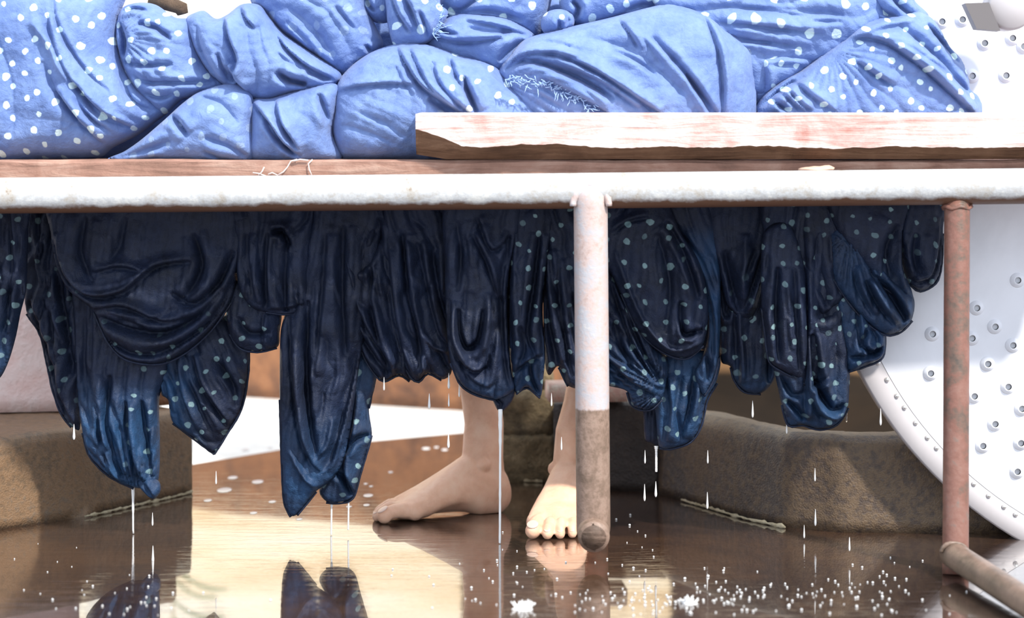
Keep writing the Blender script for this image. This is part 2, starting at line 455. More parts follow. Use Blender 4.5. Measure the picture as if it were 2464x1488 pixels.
bun('dotted bundle beside the big left one, cloth gathered under a brown stick end',
    [(284,40),(298,16),(335,6),(376,12),(422,42),(466,50),(482,110),(508,165),(555,205),(520,228),(440,240),(395,275),(345,240),(300,170),(282,96)], 3.86, .075, R=70, dots=1, rot=25, sp=46, seed=23, back=.05,
    lines=[('f',300,90,5,.006,260)],
    strokes=[([(305,150),(360,160),(430,156)],6,.012,'v'),([(330,182),(370,200),(440,200),(520,200)],6,.012,'v'),([(296,60),(310,100),(306,140)],9,.018,'v'),([(345,60),(390,72),(425,100)],7,.014,'v'),([(360,225),(395,236),(425,226)],6,.012,'v'),([(300,30),(330,22),(365,28)],5,.012,'v')])
bun('plain twisted roll of blue cloth left of centre, creases slanting down to the right',
    [(448,45),(470,30),(492,26),(520,45),(548,34),(582,10),(624,12),(646,38),(682,80),(740,120),(816,172),(822,196),(770,222),(715,228),(650,246),(606,240),(566,220),(538,205),(505,178),(474,130),(456,85)], 3.85, .085, R=75, seed=25, back=.05,
    lines=[('p',-22,46,.007)],
    strokes=[([(546,40),(566,100),(584,150),(566,205)],8,.020,'f'),([(560,160),(576,195),(600,225)],9,.022,'f'),([(582,14),(600,45),(626,74)],7,.016,'f'),([(650,40),(690,110),(745,160),(800,185)],8,.020,'f'),([(676,176),(705,196),(745,202)],9,.030,'v'),([(730,110),(780,145),(812,172)],7,.018,'f'),([(745,172),(780,188),(806,192)],5,.012,'v'),([(480,60),(495,130),(530,190)],10,.010,'v'),([(536,130),(545,160),(562,196)],6,.012,'v')])
# front row
bun('largest dotted bundle at the left end of the heap, hanging over the frame edge',
    [(-90,-24),(300,-24),(292,30),(290,92),(304,150),(336,204),(385,240),(412,262),(372,296),(330,326),(272,356),(240,380),(100,386),(-90,388)], 3.87, .11, R=120, dots=1, rot=38, sp=46, seed=27, back=.06,
    lines=[('f',420,330,3.2,.006,420)],
    strokes=[([(108,56),(150,110),(180,170),(214,215)],9,.014,'r'),([(148,40),(158,100),(200,190),(262,262),(345,315)],8,.013,'f'),([(160,215),(205,275),(266,345)],7,.014,'f'),([(135,150),(160,215),(215,290)],12,.008,'v'),([(205,200),(262,276),(330,308)],8,.010,'v'),([(300,170),(330,240),(380,270)],8,.012,'v'),([(10,60),(60,200),(60,330)],26,.006,'v')])
bun('pale plain wedge of cloth on the board edge below the twisted roll',
    [(262,384),(300,364),(340,336),(396,288),(440,248),(482,220),(548,202),(594,211),(610,242),(610,310),(607,386),(430,388)], 3.81, .055, R=60, seed=29, back=.06, dots=lambda x,y: .18+0*x, sp=50,
    strokes=[([(396,262),(430,290),(462,326)],8,.016,'v'),([(480,232),(540,250),(580,300)],16,.008,'v'),([(270,384),(340,366),(420,340)],9,.008,'v'),([(500,330),(560,352),(600,380)],8,.008,'v')], lines=[('p',60,70,.004)])
bun('short plain bundle on the board edge just left of the round dome bundle',
    [(606,242),(650,236),(715,217),(808,202),(812,260),(800,320),(816,386),(604,387),(604,310)], 3.82, .06, R=55, seed=31, back=.06,
    strokes=[([(612,246),(660,300),(690,345),(722,378)],7,.020,'f'),([(668,238),(684,290),(725,360)],7,.018,'f'),([(772,225),(786,270),(800,300)],8,.014,'v'),([(645,290),(670,330),(700,360)],5,.010,'v'),([(690,350),(710,366),(730,376)],5,.01,'v')], lines=[('p',-25,60,.004)])
bun('round plain dome bundle left of the upper plank, its right side dotted',
    [(802,260),(806,220),(820,186),(856,150),(906,120),(966,104),(1020,106),(1060,116),(1110,134),(1150,144),(1190,160),(1222,190),(1262,218),(1320,240),(1420,272),(1440,330),(1440,386),(950,388),(860,388),(818,380),(800,320)], 3.85, .10, R=110, seed=33, back=.06,
    dots=lambda x,y: np.clip((x-1055)/25,0,1), rot=30, sp=48,
    lines=[('f',985,100,5.0,.004,330)],
    strokes=[([(812,222),(870,210),(940,204),(1005,206)],6,.012,'f'),([(956,108),(985,160),(1015,205),(1060,240),(1115,276)],7,.020,'f'),([(985,105),(1010,160),(1040,210),(1095,262)],8,.014,'f'),([(1046,150),(1062,200),(1100,245),(1140,276)],7,.014,'f'),([(1082,140),(1100,190),(1122,225)],6,.012,'v'),([(1118,186),(1128,222),(1150,272)],8,.026,'v'),([(1036,238),(1070,262),(1100,275)],10,.016,'v'),([(830,300),(900,320),(960,350)],18,.006,'v'),([(870,270),(940,300),(980,330)],14,.005,'v'),([(1190,178),(1230,210),(1260,228)],6,.01,'v')])
o = bun('large plain dome bundle behind the upper plank, right of centre',
    [(1200,172),(1232,126),(1262,96),(1320,76),(1400,58),(1470,42),(1560,18),(1615,8),(1692,28),(1750,70),(1806,112),(1812,165),(1818,225),(1818,300),(1790,386),(1300,388),(1250,300),(1214,205)], 3.85, .105, R=130, seed=35, back=.06,
    lines=[('f',1195,190,6.0,.006,480)],
    strokes=[([(1212,160),(1270,132),(1340,136),(1440,182),(1580,275)],8,.020,'f'),([(1214,172),(1260,150),(1310,158),(1400,196),(1470,240)],8,.022,'v'),([(1330,150),(1440,200),(1530,262)],7,.014,'f'),([(1486,48),(1510,84),(1534,124)],6,.014,'f'),([(1400,90),(1520,130),(1640,230)],16,.007,'v'),([(1688,34),(1715,110),(1728,190),(1728,276)],7,.016,'f'),([(1560,92),(1640,180),(1712,276)],7,.010,'v'),([(1640,180),(1680,240),(1700,276)],6,.012,'v'),([(1300,190),(1380,230),(1460,275)],8,.012,'f')])
frays('frayed_edge', [(1225,190),(1280,196),(1330,212),(1390,240),(1425,262)], 3.745, 95, 22, FRAY, o, 5, 1.4, .6, .5)
bun('flat dotted triangle of cloth tucked between the plain dome and the right hand bundle',
    [(1800,118),(1880,106),(1950,114),(1990,118),(1972,150),(1925,182),(1856,222),(1824,262),(1806,240)], 3.86, .05, R=50, dots=1, rot=12, sp=46, seed=37, back=.04,
    strokes=[([(1806,122),(1880,112),(1965,126)],6,.016,'f'),([(1812,150),(1826,185),(1824,225)],9,.022,'v')])
bun('dotted bundle at the right end of the heap with a long slanting crease',
    [(1816,300),(1826,244),(1876,198),(1930,168),(1982,126),(2030,92),(2062,62),(2100,46),(2160,36),(2212,28),(2244,46),(2264,74),(2284,112),(2312,142),(2328,186),(2332,214),(2354,232),(2362,262),(2350,320),(2320,386),(1830,388)], 3.835, .075, R=100, dots=1, rot=32, sp=44, seed=39, back=.03,
    lines=[('f',1990,120,5.0,.005,420)],
    strokes=[([(2010,100),(2060,92),(2120,106),(2210,170),(2328,276)],8,.022,'f'),([(1985,128),(2045,88),(2110,62),(2190,50)],9,.014,'r'),([(2050,150),(2090,182),(2136,208)],8,.013,'f'),([(2222,56),(2256,100),(2300,150)],7,.018,'f'),([(1900,190),(1940,230),(1996,270)],7,.012,'f'),([(1826,258),(1880,212),(1930,182)],7,.020,'v'),([(1866,214),(1890,240),(1922,270)],5,.014,'f'),([(1880,208),(1908,240),(1940,268)],5,.012,'f'),([(2150,60),(2230,130),(2320,220)],9,.010,'v'),([(1850,240),(1870,255),(1890,270)],6,.012,'v')])
# dark filler lying deep in the heap, seen only in the gaps
bun('dark blue cloth deep in the heap, glimpsed in the gaps between the bundles',
    [(260,70),(520,60),(640,90),(800,50),(890,0),(960,-10),(1080,-20),(1280,-30),(1370,-10),(1500,40),(1850,90),(1960,120),(1960,200),(1960,386),(200,388),(220,200)], 4.0, .05, R=80, seed=41, back=.02, step=8)
# brown stick end and the loose pale thread
tube('wooden_stick', [P(368,8,3.93),P(400,6,3.91),P(436,20,3.90),P(440,34,3.90)], [.012,.013,.012,.009], mottled('stick_bark', [(.3,(.06,.035,.02)),(.7,(.16,.10,.06))], 60), None, 12)
tag(bpy.context.scene.objects['wooden_stick'], 'short brown stick end poking out above the dotted bundle at the upper left', 'stick')
bm = bmesh.new()
def thr(pts, r=.0011):
    tube_bm(bm, [P(x, y, 3.732-.0008*i) for i, (x, y) in enumerate(pts)], r, 6)
thr([(752,384),(742,394),(744,408),(750,422)]); thr([(715,384),(700,388),(692,402),(682,414),(668,422)]); thr([(742,386),(722,384),(706,388)])
thr([(640,424),(624,418),(608,416)]); thr([(636,402),(630,414),(622,422)]); thr([(668,422),(655,416),(645,420)])
o = link_bm('loose_thread', bm, plain('pale_thread', (.75,.6,.55), .8)); tag(o, 'pale tangled thread hanging over the weathered board edge', 'thread')
# ---------------------------------------------------------------- soaked cloths hanging below the rail
GH = 'soaked cloths hanging under the bench'
TOP = 457
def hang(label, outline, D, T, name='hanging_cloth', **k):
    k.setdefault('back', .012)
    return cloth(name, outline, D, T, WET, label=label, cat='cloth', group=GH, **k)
def sub(name, outline, D, T, parent, **k):
    k.setdefault('back', .010)
    return cloth(name, outline, D, T, WET, parent=parent, **k)

# deep dark layer
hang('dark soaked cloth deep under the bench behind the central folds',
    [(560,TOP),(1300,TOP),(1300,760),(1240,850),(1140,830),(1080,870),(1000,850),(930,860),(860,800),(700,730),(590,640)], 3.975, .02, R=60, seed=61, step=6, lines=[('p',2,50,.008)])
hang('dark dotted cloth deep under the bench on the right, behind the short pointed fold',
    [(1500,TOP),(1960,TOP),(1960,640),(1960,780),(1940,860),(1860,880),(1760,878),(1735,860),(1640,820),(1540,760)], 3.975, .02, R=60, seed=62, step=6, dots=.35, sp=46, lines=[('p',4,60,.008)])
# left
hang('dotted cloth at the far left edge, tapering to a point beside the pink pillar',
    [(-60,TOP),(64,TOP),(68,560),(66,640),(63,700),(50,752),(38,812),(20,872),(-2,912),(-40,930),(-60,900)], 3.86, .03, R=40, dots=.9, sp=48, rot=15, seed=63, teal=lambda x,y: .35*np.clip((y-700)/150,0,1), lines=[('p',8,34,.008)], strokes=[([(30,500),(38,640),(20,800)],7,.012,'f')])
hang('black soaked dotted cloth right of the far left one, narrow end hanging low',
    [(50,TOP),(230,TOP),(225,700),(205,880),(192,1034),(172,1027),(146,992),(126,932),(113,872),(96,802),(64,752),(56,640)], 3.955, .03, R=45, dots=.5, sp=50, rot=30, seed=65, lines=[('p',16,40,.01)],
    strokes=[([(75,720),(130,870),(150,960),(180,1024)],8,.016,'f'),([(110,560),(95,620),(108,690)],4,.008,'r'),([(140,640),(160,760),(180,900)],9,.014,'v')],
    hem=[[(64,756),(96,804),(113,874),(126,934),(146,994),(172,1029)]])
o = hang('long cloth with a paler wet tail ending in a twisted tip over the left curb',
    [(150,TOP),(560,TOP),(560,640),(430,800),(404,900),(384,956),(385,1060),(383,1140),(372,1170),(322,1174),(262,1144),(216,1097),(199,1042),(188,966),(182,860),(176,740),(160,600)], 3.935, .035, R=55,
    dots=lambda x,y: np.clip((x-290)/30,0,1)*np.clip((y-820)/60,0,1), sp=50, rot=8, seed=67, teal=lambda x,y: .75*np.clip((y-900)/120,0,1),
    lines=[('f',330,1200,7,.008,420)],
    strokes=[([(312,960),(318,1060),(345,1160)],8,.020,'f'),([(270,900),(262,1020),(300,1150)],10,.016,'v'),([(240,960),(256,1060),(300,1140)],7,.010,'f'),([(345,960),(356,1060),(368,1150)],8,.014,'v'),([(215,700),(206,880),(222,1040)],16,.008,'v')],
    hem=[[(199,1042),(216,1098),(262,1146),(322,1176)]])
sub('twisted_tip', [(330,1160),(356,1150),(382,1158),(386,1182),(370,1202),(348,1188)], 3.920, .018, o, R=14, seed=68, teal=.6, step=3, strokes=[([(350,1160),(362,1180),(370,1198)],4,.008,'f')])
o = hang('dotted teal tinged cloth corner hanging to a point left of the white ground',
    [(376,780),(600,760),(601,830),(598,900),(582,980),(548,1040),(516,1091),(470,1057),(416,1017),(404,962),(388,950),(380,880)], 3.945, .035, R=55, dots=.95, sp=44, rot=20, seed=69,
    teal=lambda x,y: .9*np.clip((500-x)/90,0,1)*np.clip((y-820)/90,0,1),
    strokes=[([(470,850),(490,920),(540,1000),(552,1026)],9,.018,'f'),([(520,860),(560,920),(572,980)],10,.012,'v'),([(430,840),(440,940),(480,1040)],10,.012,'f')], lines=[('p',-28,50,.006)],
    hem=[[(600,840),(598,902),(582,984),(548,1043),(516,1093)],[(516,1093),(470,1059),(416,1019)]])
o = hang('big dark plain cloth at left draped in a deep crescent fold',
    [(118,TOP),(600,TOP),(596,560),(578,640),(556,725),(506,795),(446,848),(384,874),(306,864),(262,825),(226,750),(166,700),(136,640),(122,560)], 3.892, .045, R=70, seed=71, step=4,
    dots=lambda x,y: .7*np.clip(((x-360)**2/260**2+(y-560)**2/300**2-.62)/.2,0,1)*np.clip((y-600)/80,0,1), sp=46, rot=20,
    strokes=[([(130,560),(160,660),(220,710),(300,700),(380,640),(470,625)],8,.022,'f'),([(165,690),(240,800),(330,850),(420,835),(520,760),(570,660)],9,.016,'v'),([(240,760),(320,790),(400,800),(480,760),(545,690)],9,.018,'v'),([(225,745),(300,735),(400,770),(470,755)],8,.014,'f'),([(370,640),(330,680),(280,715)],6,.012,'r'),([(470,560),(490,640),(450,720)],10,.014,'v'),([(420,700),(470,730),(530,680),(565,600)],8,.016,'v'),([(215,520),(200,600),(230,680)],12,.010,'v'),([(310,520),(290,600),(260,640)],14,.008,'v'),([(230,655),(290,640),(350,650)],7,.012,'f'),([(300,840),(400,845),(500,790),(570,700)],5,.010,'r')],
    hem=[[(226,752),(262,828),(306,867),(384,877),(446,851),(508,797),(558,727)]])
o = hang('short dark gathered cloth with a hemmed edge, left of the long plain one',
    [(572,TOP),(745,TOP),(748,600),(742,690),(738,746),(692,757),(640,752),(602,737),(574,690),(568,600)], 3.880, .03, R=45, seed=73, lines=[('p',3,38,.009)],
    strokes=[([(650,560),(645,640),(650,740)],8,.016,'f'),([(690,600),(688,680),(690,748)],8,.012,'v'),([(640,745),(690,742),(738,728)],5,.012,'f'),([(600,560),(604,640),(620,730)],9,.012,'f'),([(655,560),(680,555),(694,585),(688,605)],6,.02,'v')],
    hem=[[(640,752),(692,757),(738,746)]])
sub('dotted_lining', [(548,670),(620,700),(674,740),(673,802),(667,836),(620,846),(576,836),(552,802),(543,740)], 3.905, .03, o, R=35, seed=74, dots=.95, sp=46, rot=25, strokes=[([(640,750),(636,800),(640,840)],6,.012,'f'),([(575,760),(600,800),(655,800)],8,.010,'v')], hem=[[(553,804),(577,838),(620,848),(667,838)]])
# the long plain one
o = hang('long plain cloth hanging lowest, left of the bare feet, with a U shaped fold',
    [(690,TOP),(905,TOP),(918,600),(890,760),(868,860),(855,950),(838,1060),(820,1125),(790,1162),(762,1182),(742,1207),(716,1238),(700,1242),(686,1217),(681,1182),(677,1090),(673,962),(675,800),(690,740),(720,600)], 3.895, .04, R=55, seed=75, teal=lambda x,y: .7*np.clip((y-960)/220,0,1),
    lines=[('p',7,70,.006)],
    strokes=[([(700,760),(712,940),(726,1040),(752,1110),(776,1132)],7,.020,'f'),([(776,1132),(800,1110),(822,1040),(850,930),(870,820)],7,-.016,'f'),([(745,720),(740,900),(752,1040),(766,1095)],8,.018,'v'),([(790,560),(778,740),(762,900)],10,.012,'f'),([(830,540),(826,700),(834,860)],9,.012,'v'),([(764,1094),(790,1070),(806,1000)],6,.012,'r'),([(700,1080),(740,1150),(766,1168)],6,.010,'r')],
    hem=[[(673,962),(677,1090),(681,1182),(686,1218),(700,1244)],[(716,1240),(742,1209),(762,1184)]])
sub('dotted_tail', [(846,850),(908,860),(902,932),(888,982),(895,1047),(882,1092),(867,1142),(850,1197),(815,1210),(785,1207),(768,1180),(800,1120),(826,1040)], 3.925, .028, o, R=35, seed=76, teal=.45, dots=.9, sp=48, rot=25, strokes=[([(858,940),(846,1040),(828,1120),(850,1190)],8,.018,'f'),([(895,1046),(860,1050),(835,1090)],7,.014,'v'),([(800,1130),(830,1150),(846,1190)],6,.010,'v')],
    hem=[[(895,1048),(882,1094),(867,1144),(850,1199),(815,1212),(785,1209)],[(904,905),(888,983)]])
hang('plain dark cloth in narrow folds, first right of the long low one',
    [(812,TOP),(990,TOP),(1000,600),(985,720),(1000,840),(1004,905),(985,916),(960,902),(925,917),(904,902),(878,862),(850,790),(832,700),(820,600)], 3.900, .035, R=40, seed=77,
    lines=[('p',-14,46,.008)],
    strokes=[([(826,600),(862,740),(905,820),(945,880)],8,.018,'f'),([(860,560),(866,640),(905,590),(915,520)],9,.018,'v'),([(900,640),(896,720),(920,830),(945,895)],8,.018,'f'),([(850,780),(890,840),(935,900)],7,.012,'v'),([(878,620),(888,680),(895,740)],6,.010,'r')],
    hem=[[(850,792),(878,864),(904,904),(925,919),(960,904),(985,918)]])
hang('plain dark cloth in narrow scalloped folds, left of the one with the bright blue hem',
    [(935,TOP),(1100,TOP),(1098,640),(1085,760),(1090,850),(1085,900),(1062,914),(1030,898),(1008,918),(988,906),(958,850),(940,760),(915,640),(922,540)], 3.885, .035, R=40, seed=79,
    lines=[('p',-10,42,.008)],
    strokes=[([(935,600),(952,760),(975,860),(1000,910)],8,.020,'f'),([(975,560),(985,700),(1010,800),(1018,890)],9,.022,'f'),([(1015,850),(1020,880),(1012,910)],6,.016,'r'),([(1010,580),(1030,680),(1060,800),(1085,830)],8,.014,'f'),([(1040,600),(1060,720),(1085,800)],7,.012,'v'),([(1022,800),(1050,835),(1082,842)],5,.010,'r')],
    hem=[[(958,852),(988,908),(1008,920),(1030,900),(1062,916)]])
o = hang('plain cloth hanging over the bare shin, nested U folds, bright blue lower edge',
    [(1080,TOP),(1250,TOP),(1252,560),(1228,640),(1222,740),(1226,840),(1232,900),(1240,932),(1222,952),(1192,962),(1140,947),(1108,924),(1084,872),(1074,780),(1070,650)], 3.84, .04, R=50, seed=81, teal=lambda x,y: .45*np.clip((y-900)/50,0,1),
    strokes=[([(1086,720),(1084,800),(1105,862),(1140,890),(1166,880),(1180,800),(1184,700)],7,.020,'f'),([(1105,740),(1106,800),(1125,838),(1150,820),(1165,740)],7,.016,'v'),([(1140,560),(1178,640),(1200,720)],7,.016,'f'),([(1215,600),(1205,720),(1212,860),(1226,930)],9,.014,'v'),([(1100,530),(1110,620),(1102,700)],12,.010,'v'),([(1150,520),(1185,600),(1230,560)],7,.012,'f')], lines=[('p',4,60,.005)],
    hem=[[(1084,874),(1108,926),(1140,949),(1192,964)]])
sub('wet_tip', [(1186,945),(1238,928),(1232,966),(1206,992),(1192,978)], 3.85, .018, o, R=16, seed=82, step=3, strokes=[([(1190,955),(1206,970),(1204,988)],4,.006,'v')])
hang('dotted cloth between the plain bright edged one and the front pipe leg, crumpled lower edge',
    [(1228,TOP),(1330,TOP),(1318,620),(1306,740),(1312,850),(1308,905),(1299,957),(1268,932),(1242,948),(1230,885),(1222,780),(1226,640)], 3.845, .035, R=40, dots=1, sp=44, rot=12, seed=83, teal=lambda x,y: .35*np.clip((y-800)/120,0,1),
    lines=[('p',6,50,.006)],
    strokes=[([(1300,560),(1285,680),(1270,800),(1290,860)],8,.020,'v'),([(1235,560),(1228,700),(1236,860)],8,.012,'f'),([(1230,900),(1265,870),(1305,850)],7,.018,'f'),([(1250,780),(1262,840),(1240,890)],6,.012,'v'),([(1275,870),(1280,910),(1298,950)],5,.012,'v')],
    hem=[[(1242,949),(1268,934),(1299,958)]])
hang('narrow dotted cloth partly hidden behind the front pipe leg',
    [(1300,TOP),(1460,TOP),(1450,700),(1430,860),(1410,930),(1366,928),(1344,882),(1322,904),(1312,880),(1308,800),(1306,640)], 3.86, .035, R=40, dots=1, sp=46, rot=22, seed=85,
    lines=[('p',-12,44,.008)],
    strokes=[([(1310,600),(1318,740),(1345,870)],9,.022,'f'),([(1345,620),(1352,740),(1378,900)],8,.014,'f')],
    hem=[[(1344,884),(1366,930)]])
# right of the leg
o = hang('wide dotted cloth just right of the front pipe leg, sagging pouch over a gathered band',
    [(1395,TOP),(1580,TOP),(1640,560),(1686,640),(1704,740),(1692,830),(1650,862),(1590,845),(1535,795),(1492,705),(1460,650),(1395,620)], 3.868, .045, R=75, dots=1, sp=48, rot=3, seed=87,
    strokes=[([(1475,600),(1540,760),(1610,838),(1690,820)],6,.012,'r'),([(1580,560),(1610,680),(1600,800)],18,.012,'v'),([(1636,720),(1640,800),(1690,790)],8,.020,'v'),([(1640,740),(1632,800),(1660,815),(1690,770)],5,.010,'r'),([(1600,530),(1640,600),(1680,720)],9,.014,'v'),([(1468,560),(1510,530),(1560,520)],5,.010,'f')],
    hem=[[(1494,708),(1537,797),(1592,847),(1650,864),(1693,832)]])
sub('gathered_band', [(1395,600),(1465,645),(1500,715),(1560,812),(1606,866),(1604,920),(1592,960),(1562,986),(1520,977),(1508,942),(1460,928),(1395,905)], 3.893, .035, o, R=45, dots=.9, sp=48, rot=20, seed=88, teal=lambda x,y: .5*np.clip((y-800)/120,0,1),
    lines=[('f',1590,935,7,.010,330)],
    strokes=[([(1472,680),(1520,820),(1580,920)],8,.020,'f'),([(1500,740),(1548,850),(1590,920)],8,.018,'v'),([(1440,840),(1510,910),(1575,950)],8,.014,'f')],
    hem=[[(1508,944),(1522,979),(1562,988),(1594,962)]])
sub('soaked_tail', [(1560,880),(1620,850),(1726,850),(1724,920),(1700,962),(1686,1022),(1662,1062),(1612,1080),(1586,1077),(1578,1000)], 3.918, .03, o, R=40, dots=.9, sp=42, rot=30, seed=89, teal=.6,
    strokes=[([(1600,900),(1610,980),(1600,1060)],8,.012,'f'),([(1672,880),(1664,960),(1640,1050)],8,.018,'f'),([(1640,900),(1625,980),(1640,1060)],8,.008,'v')],
    hem=[[(1586,1079),(1612,1082),(1662,1064),(1688,1024),(1702,964),(1726,922)]])
hang('smooth teal blue cloth curving down right of the dotted pouch',
    [(1560,TOP),(1690,TOP),(1730,600),(1734,740),(1730,860),(1716,912),(1692,952),(1672,900),(1690,860),(1704,800),(1696,720),(1660,630),(1600,560)], 3.886, .03, R=40, seed=91, teal=lambda x,y: .55*np.clip((y-540)/60,0,1), 
    strokes=[([(1640,560),(1690,660),(1716,780),(1712,900)],7,.012,'f'),([(1620,540),(1680,620),(1722,720)],8,.010,'v'),([(1690,840),(1702,880),(1700,920)],5,.010,'v')], lines=[('p',-20,40,.005)],
    hem=[[(1730,862),(1717,914),(1694,954)]])
hang('threadbare dark strip of cloth hanging behind the gathered band, near the drip',
    [(1545,930),(1592,930),(1590,1000),(1584,1072),(1566,1066),(1552,1060),(1548,1000)], 3.945, .01, R=14, seed=92, step=3, lines=[('p',2,9,.004)], back=.006)
hang('short dark pointed fold in the middle of the right hand side',
    [(1690,TOP),(1850,TOP),(1842,640),(1822,742),(1802,768),(1770,757),(1746,730),(1722,640),(1700,560)], 3.890, .035, R=45, seed=93, dots=lambda x,y: .3*np.clip((y-640)/60,0,1), 
    strokes=[([(1740,600),(1760,680),(1778,750)],10,.016,'v'),([(1840,600),(1812,690),(1788,752)],7,.020,'f'),([(1790,560),(1786,640),(1780,720)],12,.012,'r')],
    hem=[[(1842,642),(1822,744),(1802,770),(1770,759)]])
hang('dark dotted tube of cloth below the short pointed fold, dripping at its end',
    [(1716,690),(1858,680),(1866,800),(1872,880),(1858,922),(1830,947),(1790,942),(1765,912),(1757,882),(1736,872),(1728,800)], 3.915, .035, R=45, dots=.75, sp=50, rot=10, seed=95, teal=lambda x,y: .4*np.clip((y-840)/80,0,1),
    strokes=[([(1766,740),(1772,830),(1776,920)],7,.016,'f'),([(1840,740),(1850,840),(1846,920)],9,.012,'v'),([(1735,700),(1745,760),(1760,700)],5,.012,'v')],
    hem=[[(1757,884),(1765,914),(1790,944),(1830,949)]])
o = hang('long dotted cloth with a big rounded end, right of the dark dotted tube',
    [(1840,TOP),(2050,TOP),(2056,640),(2040,760),(2044,880),(2040,980),(2014,1020),(1972,1033),(1930,1022),(1896,1022),(1880,972),(1864,900),(1846,840),(1838,740),(1842,600)], 3.860, .04, R=55, dots=.85, sp=46, rot=6, seed=97, teal=lambda x,y: .5*np.clip((y-860)/120,0,1),
    lines=[('p',4,60,.007)],
    strokes=[([(1945,800),(1960,920),(2000,985),(2030,970)],9,.024,'v'),([(1940,930),(1965,990),(2010,1010)],7,.014,'f'),([(1932,640),(1936,800),(1934,1010)],8,.018,'f'),([(1990,900),(1968,920),(1944,930)],6,.014,'f'),([(1890,960),(1916,985),(1934,1010)],6,.014,'v'),([(1875,900),(1905,950),(1930,940)],6,.010,'v')],
    hem=[[(1880,974),(1896,1024),(1930,1024),(1972,1035),(2014,1022),(2042,982)]])
sub('front_flap', [(1838,560),(1900,540),(1935,640),(1944,780),(1940,926),(1920,912),(1880,892),(1850,868),(1840,800),(1832,740)], 3.836, .03, o, R=40, dots=.9, sp=46, rot=6, seed=98,
    strokes=[([(1870,640),(1866,760),(1872,870)],8,.014,'v'),([(1912,640),(1916,760),(1926,890)],7,.012,'f')], hem=[[(1832,742),(1840,802),(1850,870),(1880,894),(1920,914),(1940,928)]])
sub('dark_overlap', [(1930,TOP),(2045,TOP),(2040,640),(2030,750),(2010,860),(1962,915),(1944,890),(1940,700)], 3.845, .03, o, R=45, dots=.6, sp=46, rot=10, seed=99, strokes=[([(1940,700),(1975,760),(2030,720)],9,.012,'v'),([(1970,560),(1966,640),(1990,740)],12,.012,'v')])
hang('small crumpled dotted cloth corner against the white drum',
    [(2010,700),(2060,720),(2102,782),(2130,800),(2124,858),(2084,880),(2042,893),(2034,840),(2020,780)], 3.845, .03, R=35, dots=.8, sp=40, rot=20, seed=101, teal=.4, step=3,
    strokes=[([(2062,750),(2066,810),(2070,860)],6,.014,'f'),([(2080,790),(2072,830),(2100,850),(2122,830)],6,.016,'v'),([(2090,785),(2110,810),(2104,850)],5,.010,'f'),([(2042,860),(2080,856),(2120,838)],6,.012,'v')],
    hem=[[(2042,895),(2084,882),(2124,860),(2130,802)]])
hang('plain blue flap of cloth with pleats, lower right, over the crumpled corner',
    [(1998,560),(2060,560),(2140,660),(2197,712),(2194,770),(2167,797),(2132,805),(2090,780),(2044,730),(2006,672)], 3.83, .035, R=40, seed=103, teal=lambda x,y: .3+0*x,
    lines=[('f',2040,560,6,.008,300)],
    strokes=[([(2080,670),(2110,730),(2150,780)],8,.020,'f'),([(2100,660),(2140,710),(2176,772)],9,.020,'v'),([(2048,640),(2066,700),(2100,760)],8,.014,'f'),([(2125,670),(2165,720),(2186,760)],6,.010,'r')],
    hem=[[(2006,674),(2044,732),(2090,782),(2132,807),(2168,799),(2195,772)]])
hang('dotted flap at right with a clean slanting edge over the plain pleated one',
    [(1980,TOP),(2180,TOP),(2172,560),(2172,640),(2194,700),(2198,732),(2162,714),(2104,674),(2054,614),(2016,562),(1990,500)], 3.825, .035, R=50, dots=1, sp=42, rot=8, seed=105, teal=lambda x,y: .3*np.clip((y-620)/80,0,1),
    strokes=[([(2160,540),(2130,600),(2140,670)],14,.012,'v'),([(2170,580),(2160,640),(2180,710)],9,.010,'r')],
    hem=[[(1990,502),(2016,564),(2054,616),(2104,676),(2162,716),(2198,734)]])
o = hang('dark dotted cloth at the far right end, rounded lower edge beside the rusty leg',
    [(2150,TOP),(2268,TOP),(2268,560),(2264,640),(2250,680),(2214,700),(2186,682),(2170,630),(2158,560)], 3.84, .035, R=40, dots=.6, sp=44, rot=10, seed=107,
    strokes=[([(2176,640),(2200,676),(2236,660),(2254,590),(2258,520)],6,.014,'f'),([(2200,560),(2196,620),(2212,660)],10,.010,'v')],
    hem=[[(2268,562),(2265,642),(2251,682),(2214,702),(2187,684)]])
# ---------------------------------------------------------------- the pipe bench
def pipe_mat(name, stops, scale, rough, line=None):
    m, nt, b = new_mat(name)
    pos = geo_pos(nt)
    n1 = noise_t(nt, pos, scale, 6, .62, .8); n2 = noise_t(nt, pos, scale*6, 4, .65)
    f = math_(nt, 'ADD', math_(nt, 'MULTIPLY', n1, .66), math_(nt, 'MULTIPLY', n2, .34))
    c = ramp(nt, f, stops[0])
    if line is not None:            # first colours above a level line, second, browner colours below
        s = nt.nodes.new('ShaderNodeSeparateXYZ'); nt.links.new(geo_pos(nt), s.inputs[0])
        z = math_(nt, 'ADD', s.outputs['Z'], math_(nt, 'MULTIPLY', math_(nt, 'SUBTRACT', n2, .5), .004))
        k = math_(nt, 'MULTIPLY_ADD', math_(nt, 'SUBTRACT', z, line), 300.0, .5)
        k2 = nt.nodes.new('ShaderNodeClamp'); nt.links.new(k, k2.inputs[0])
        c = mixc(nt, k2.outputs[0], ramp(nt, f, stops[1]), c)
    nt.links.new(c, b.inputs['Base Color'])
    bump(nt, b, n2, .35, .002); setb(b, Roughness=rough, Metallic=.0, Specular_IOR_Level=.4)
    return m
